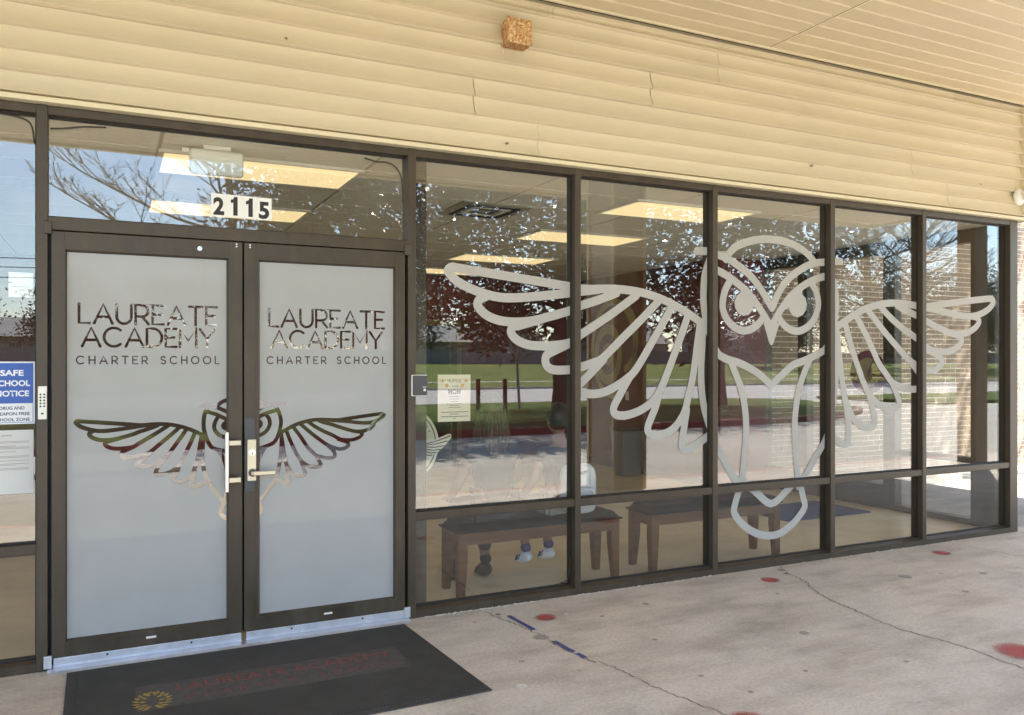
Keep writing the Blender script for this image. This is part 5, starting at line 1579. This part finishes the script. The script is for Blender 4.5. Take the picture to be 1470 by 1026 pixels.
leafy('magnolia_tree', 'nearest glossy-leaved magnolia on the planted strip, mirrored in the first window', (10.2, -13.4, 0.05), 7.4, 0.20, 0.28, 0.9, (8.9, -13.2, 4.9, 4.1, 2.4, 2.9), M['magnolia'], M['bark'], 15500, 0.21, 21, 0.40, fill=120)
leafy('magnolia_tree', 'magnolia with straight reddish trunk on the planted strip, mirrored beside the owl', (18.7, -17.5, 0.05), 8.6, 0.24, 0.32, 0.9, (18.0, -17.3, 5.7, 5.6, 3.8, 3.5), M['magnolia'], M['bark'], 15000, 0.25, 22, 0.5, fill=130)
leafy('magnolia_tree', 'magnolia at the left of the planted strip, shading the drive before the doors', (7.2, -19.6, 0.05), 9.2, 0.20, 0.30, 0.9, (6.7, -19.2, 5.9, 3.9, 2.5, 3.6), M['magnolia'], M['bark'], 17000, 0.23, 23, 0.42, fill=110)

def bare_limbs(rnd, base, h, r0, first):
    """trunk with long limbs that fork into ever finer twigs, all bent the way wood bends"""
    base = Vector(base); tubes = []; k_ = h/11.0
    tubes.append(([base+Vector((0.02*h*math.sin(t*5), 0, t*h)) for t in (0, 0.08, 0.25, 0.45, 0.7, 1.0)], [r0*1.5, r0, r0*0.85, r0*0.66, r0*0.42, r0*0.1], 0))
    def limb(p, d, ln, r, n, curl, lv):
        pts = [p.copy()]; q = p.copy(); dd = d.copy(); ph = rnd.uniform(0, 6)
        sw = d.cross(Vector((0, 0, 1)))
        for i in range(n):
            dd = (dd+Vector((0, 0, curl/n))+sw*0.16*math.sin(ph+i*1.3)+Vector((rnd.gauss(0, 0.05), rnd.gauss(0, 0.05), rnd.gauss(0, 0.05)))).normalized()
            q = q+dd*ln/n; pts.append(q.copy())
        tubes.append((pts, [max(r*(1-0.75*i/n), 0.0055*k_**0.6) for i in range(n+1)], lv))
        return pts
    def along(pts, t):
        u = t*(len(pts)-1); i = min(len(pts)-2, int(u)); return pts[i].lerp(pts[i+1], u-i), (pts[i+1]-pts[i]).normalized()
    N1 = 40 if h > 15 else 24
    for k in range(N1):
        f = k/N1; z = h*(first+(0.97-first)*f); az = k*2.399+rnd.uniform(-0.3, 0.3)
        d = Vector((math.cos(az), math.sin(az), 0.25+0.5*f)).normalized()
        l1 = h*0.43*(1-0.60*f)*rnd.uniform(0.85, 1.15)
        a = limb(base+Vector((0, 0, z)), d, l1, r0*0.30*(1-0.5*f), 8, 0.25, 1)
        for j in range(11):
            t = 0.22+0.76*j/11; p, dd = along(a, t); s = 1 if j % 2 else -1
            side = Matrix.Rotation(s*rnd.uniform(0.6, 1.1), 3, 'Z') @ dd
            d2 = (side+Vector((0, 0, rnd.uniform(-0.15, 0.35)))).normalized(); l2 = l1*0.40*(1-0.45*t)*rnd.uniform(0.7, 1.2)
            b = limb(p, d2, l2, 0.020*k_, 6, 0.2, 2)
            for i in range(7):
                t2 = 0.2+0.8*i/7; p2, e2 = along(b, t2); s2 = 1 if i % 2 else -1
                d3 = (Matrix.Rotation(s2*rnd.uniform(0.5, 1.1), 3, 'Z') @ e2+Vector((0, 0, rnd.uniform(-0.3, 0.4)))).normalized()
                l3 = l2*0.45*(1-0.4*t2)*rnd.uniform(0.6, 1.2)
                c = limb(p2, d3, l3, 0.0095*k_, 4, 0.1, 3)
                for m_ in range(3):
                    p3, e3 = along(c, rnd.uniform(0.3, 0.95))
                    d4 = (Matrix.Rotation(rnd.choice((-1, 1))*rnd.uniform(0.5, 1.0), 3, 'Z') @ e3+Vector((0, 0, rnd.uniform(-0.3, 0.3)))).normalized()
                    limb(p3, d4, l3*rnd.uniform(0.35, 0.7), 0.0065*k_, 2, 0.0, 4)
    return tubes

def cypress(label, base, h, r0, seed, moss_n, first=0.3, mw=1.0):
    rnd = random.Random(seed)
    e = empty('bald_cypress_tree', base, label, 'tree', 'bare cypress trees hung with moss')
    tubes = bare_limbs(rnd, base, h, r0, first)
    m = MB(); tw = MB()
    for pts, rad, lv in tubes:
        if lv <= 1: m.tube(pts, [max(r, 0.012) for r in rad], 7 if lv == 0 else 5, cap=False)
        else: tw.tube(pts, rad, 3, cap=False)
    m.build('trunk', M['bark_grey'], e, smooth=True)
    tw.build('twigs', M['bark_grey'], e)
    V, F = [], []
    for k in range(moss_n):
        pts, rad, lv = tubes[rnd.randrange(len(tubes))]
        if lv == 0 or lv > 2: continue
        p = pts[rnd.randrange(len(pts))]
        ln = rnd.uniform(0.4, 1.5)
        for j in range(rnd.randint(14, 26)):
            q = p+Vector((rnd.gauss(0, 0.13), rnd.gauss(0, 0.13), 0)); l2 = ln*rnd.uniform(0.5, 1.1); w = rnd.uniform(0.005, 0.016)*mw
            a = rnd.uniform(0, PI); dx, dy = math.cos(a)*w, math.sin(a)*w; i = len(V)
            ox, oy = rnd.gauss(0, 0.06), rnd.gauss(0, 0.06)
            V += [(q.x-dx, q.y-dy, q.z), (q.x+dx, q.y+dy, q.z), (q.x+dx*0.8+ox, q.y+dy*0.8+oy, q.z-l2*0.55), (q.x-dx*0.8+ox, q.y-dy*0.8+oy, q.z-l2*0.55), (q.x+ox*1.4, q.y+oy*1.4, q.z-l2)]
            F += [(i, i+1, i+2, i+3), (i+3, i+2, i+4)]
    raw('moss', V, F, M['moss'], e)
    return e
cypress('bare mossy cypress mirrored in the transom above the doors', (3.0, -20.4, 0.05), 12.5, 0.18, 33, 40, 0.30)
cypress('bare mossy cypress mirrored in the fourth window', (57.2, -44.6, 0.03), 21.0, 0.42, 32, 150, 0.26, 1.5)
cypress('bare mossy cypress mirrored in the last window', (65.0, -46.0, 0.03), 20.0, 0.38, 34, 150, 0.24, 1.5)

# darker trees and scrub beyond the street
far = [(74, -57, 7.5, 5.0, 'M'), (86, -54, 9.5, 6, 'M'), (92, -60, 9, 6, 'O'), (70, -68, 7, 5, 'P'), (34, -92, 11, 5.5, 'O'), (24, -90, 10, 8, 'O'), (15, -88, 9, 8, 'O'), (6, -87, 8.5, 8, 'O'), (-3, -86, 8, 7, 'O'),
       (-15, -92, 9, 5, 'O'), (-24, -90, 8, 4.5, 'P'), (48, -95, 10, 5.5, 'O'), (64, -98, 12, 6.5, 'P'), (80, -92, 13, 7, 'O'), (96, -88, 12, 7, 'O'), (112, -90, 14, 8, 'O'), (90, -64, 12, 7, 'M'), (104, -66, 13, 7, 'O')]
where = ['right of the fourth window', 'behind the sign board', 'far right beyond the street', 'in front of the pale house', 'behind the fence', 'left of the grey roof', 'over the left fence', 'behind the notice sign', 'beyond the left window',
         'left of the wires', 'at the far left', 'between the two grey roofs', 'beside the blue house', 'behind the blue house', 'right of the blue house', 'at the far right fence', 'at the right verge', 'past the right verge']
for k, (x, y, h, r, t) in enumerate(far):
    z = 0.03 if y > -52 else 1.3 if y < -78 else 0.6
    mt_ = {'M': M['oakleaf'], 'O': M['oakleaf'], 'P': M['paleleaf']}[t]
    leafy('evergreen_tree' if t != 'P' else 'pale_tree', ('dark evergreen' if t != 'P' else 'pale winter-leaved')+' tree beyond the street, '+where[k], (x, y, z), h, 0.24, 0.22, 0.9, (x, y, z+h*0.58, r*0.8, r*0.8, h*0.44), mt_, M['bark'], 8500, 0.38, 50+k, 0.75, 'trees beyond the street', 1, 80)

leafy('oak_tree', 'evergreen tree off to the right that dapples the brick wall', (15.8, -1.0, 0.0), 10.0, 0.14, 0.5, 0.8, (14.6, -0.4, 8.5, 1.1, 1.6, 1.7), M['oakleaf'], M['bark'], 3800, 0.18, 91, 0.35, 'trees by the building', 2, 40)
# posts and signs on the strip
for k, (x, y) in enumerate(((10.0, -18.1), (10.85, -18.0))):
    e = empty('marker_post', (x, y, 0.06), ('left' if k == 0 else 'right')+' red-topped wooden marker post mirrored beside the flyer', 'post', 'marker posts on the strip')
    MB().box(x-0.05, x+0.05, y-0.05, y+0.05, 0.06, 0.52).build('shaft', M['post_brown'], e)
    MB().box(x-0.052, x+0.052, y-0.052, y+0.052, 0.521, 1.0).build('red_top', M['red_paint'], e, bevel=0.01)
ss = empty('stop_sign', (11.3, -17.9, 0.06), 'leaning traffic sign on a post, seen from behind in the glass', 'sign')
pr = [(11.12, -17.9)]
MB().tube([(11.3, -17.9, 0.05), (11.12, -17.9, 3.0)], 0.045, 8).build('pole', M['galv'], ss)
m = MB(); m.prism([(11.16+0.40*math.cos(R(22.5+45*k)), 2.15+0.40*math.sin(R(22.5+45*k))) for k in range(8)], 'y', -17.97, -17.955); m.build('plate', M['galv'], ss)
s2 = empty('board_sign', (36.9, -20.9, 0.03), 'pale blue board on a thin leaning stake, mirrored in the last window', 'sign')
MB().tube([(36.9, -20.9, 0.0), (37.5, -20.9, 2.35)], 0.05, 6).build('stake', M['gasket'], s2)
MB().box(36.75, 37.75, -20.99, -20.965, 1.15, 2.2).build('board', M['sign_blue'], s2)

# fence: panels of boards between posts
fn = empty('wooden_fence', (30, -78.5, 1.28), 'long weathered wooden fence along the top of the far lawn', 'fence')
x = -60.0; pan = None; pst = None
while x < 130:
    if pan is None:
        m = MB(); xx = 0.0; rr = random.Random(3)
        while xx < 2.9:
            m.box(xx, xx+0.145, 0, 0.03, 0, 1.55+rr.uniform(-0.02, 0.02)); xx += 0.152
        pan = m.build('panel', M['fence'], fn); pan.location = (x, -78.5, 1.27)
        pst = MB().box(0, 0.1, 0, 0.1, 0, 1.65).build('post', M['fence'], fn); pst.location = (x-0.1, -78.6, 1.27)
    else:
        share('panel', pan, fn, (x, -78.5, 1.27)); share('post', pst, fn, (x-0.1, -78.6, 1.27))
    x += 3.05

def house(x0, x1, y0, y1, z, hw, hr, wall, label, ridge_x=True):
    e = empty('house', ((x0+x1)/2, (y0+y1)/2, z), label, 'house', 'houses beyond the fence')
    MB().box(x0, x1, y0, y1, z, z+hw).build('wall', wall, e)
    ym = (y0+y1)/2
    m = MB(); m.prism([(y0-0.6, z+hw-0.1), (y1+0.6, z+hw-0.1), (ym, z+hw+hr)], 'x', x0-0.6, x1+0.6); r_ = m.build('roof', M['roof'], e)
    for k in range(3):
        xx = x0+(x1-x0)*(0.2+0.28*k)
        w = MB().box(xx-0.6, xx+0.6, y1-0.01, y1+0.05, z+0.9, z+2.2).build('window', M['pane_dark'], e)
        m = MB(); m.box(xx-0.7, xx+0.7, y1+0.051, y1+0.09, z+2.2, z+2.3); m.box(xx-0.7, xx+0.7, y1+0.051, y1+0.09, z+0.8, z+0.9); m.box(xx-0.7, xx-0.6, y1+0.051, y1+0.09, z+0.9, z+2.2); m.box(xx+0.6, xx+0.7, y1+0.051, y1+0.09, z+0.9, z+2.2)
        m.box(xx-0.03, xx+0.03, y1+0.051, y1+0.08, z+0.9, z+2.2)
        m.build('window_frame', M['trim'], w)
house(38, 56, -112, -100, 1.35, 3.0, 2.4, M['house_wall'], 'long house with grey shingle roof beyond the fence, mirrored in the first window')
house(62, 76, -108, -97, 1.35, 3.0, 3.0, M['house_wall'], 'pale gabled house beyond the fence, mirrored through the left wing')
house(84, 97, -104, -94, 1.35, 3.6, 2.6, M['house_blue'], 'blue-grey house beyond the fence, mirrored under the owl eye')
house(-12, 2, -108, -98, 1.35, 3.0, 2.2, M['house_wall'], 'tan house beyond the fence, mirrored behind the notice sign')
# overhead wires and their poles along the far verge
for k, (z, s) in enumerate(((8.1, 0.5), (7.5, 0.5), (6.9, 0.6))):
    m = MB(); pts = []
    for q in range(25):
        u = q/24; pts.append((-40+u*46, -58, z+0.6-4*s*u*(1-u)))
    m.tube(pts, 0.028, 4); tag(m.build('overhead_wire', M['wire']), ['top', 'middle', 'lowest'][k]+' of three overhead wires mirrored in the left window', 'wire', 'overhead wires')
for k, x in enumerate((-40.0, 6.0)):
    e = empty('utility_pole', (x, -58.15, 0.2), ('left' if k == 0 else 'right')+' wooden utility pole across the street, carrying the wires', 'pole', 'utility poles')
    MB().tube([(x, -58.15, 0.1), (x, -58.15, 9.4)], [0.16, 0.11], 10).build('shaft', M['post_brown'], e)
    MB().box(x-0.9, x+0.9, -58.22, -58.08, 8.75, 8.9).build('crossarm', M['post_brown'], e)
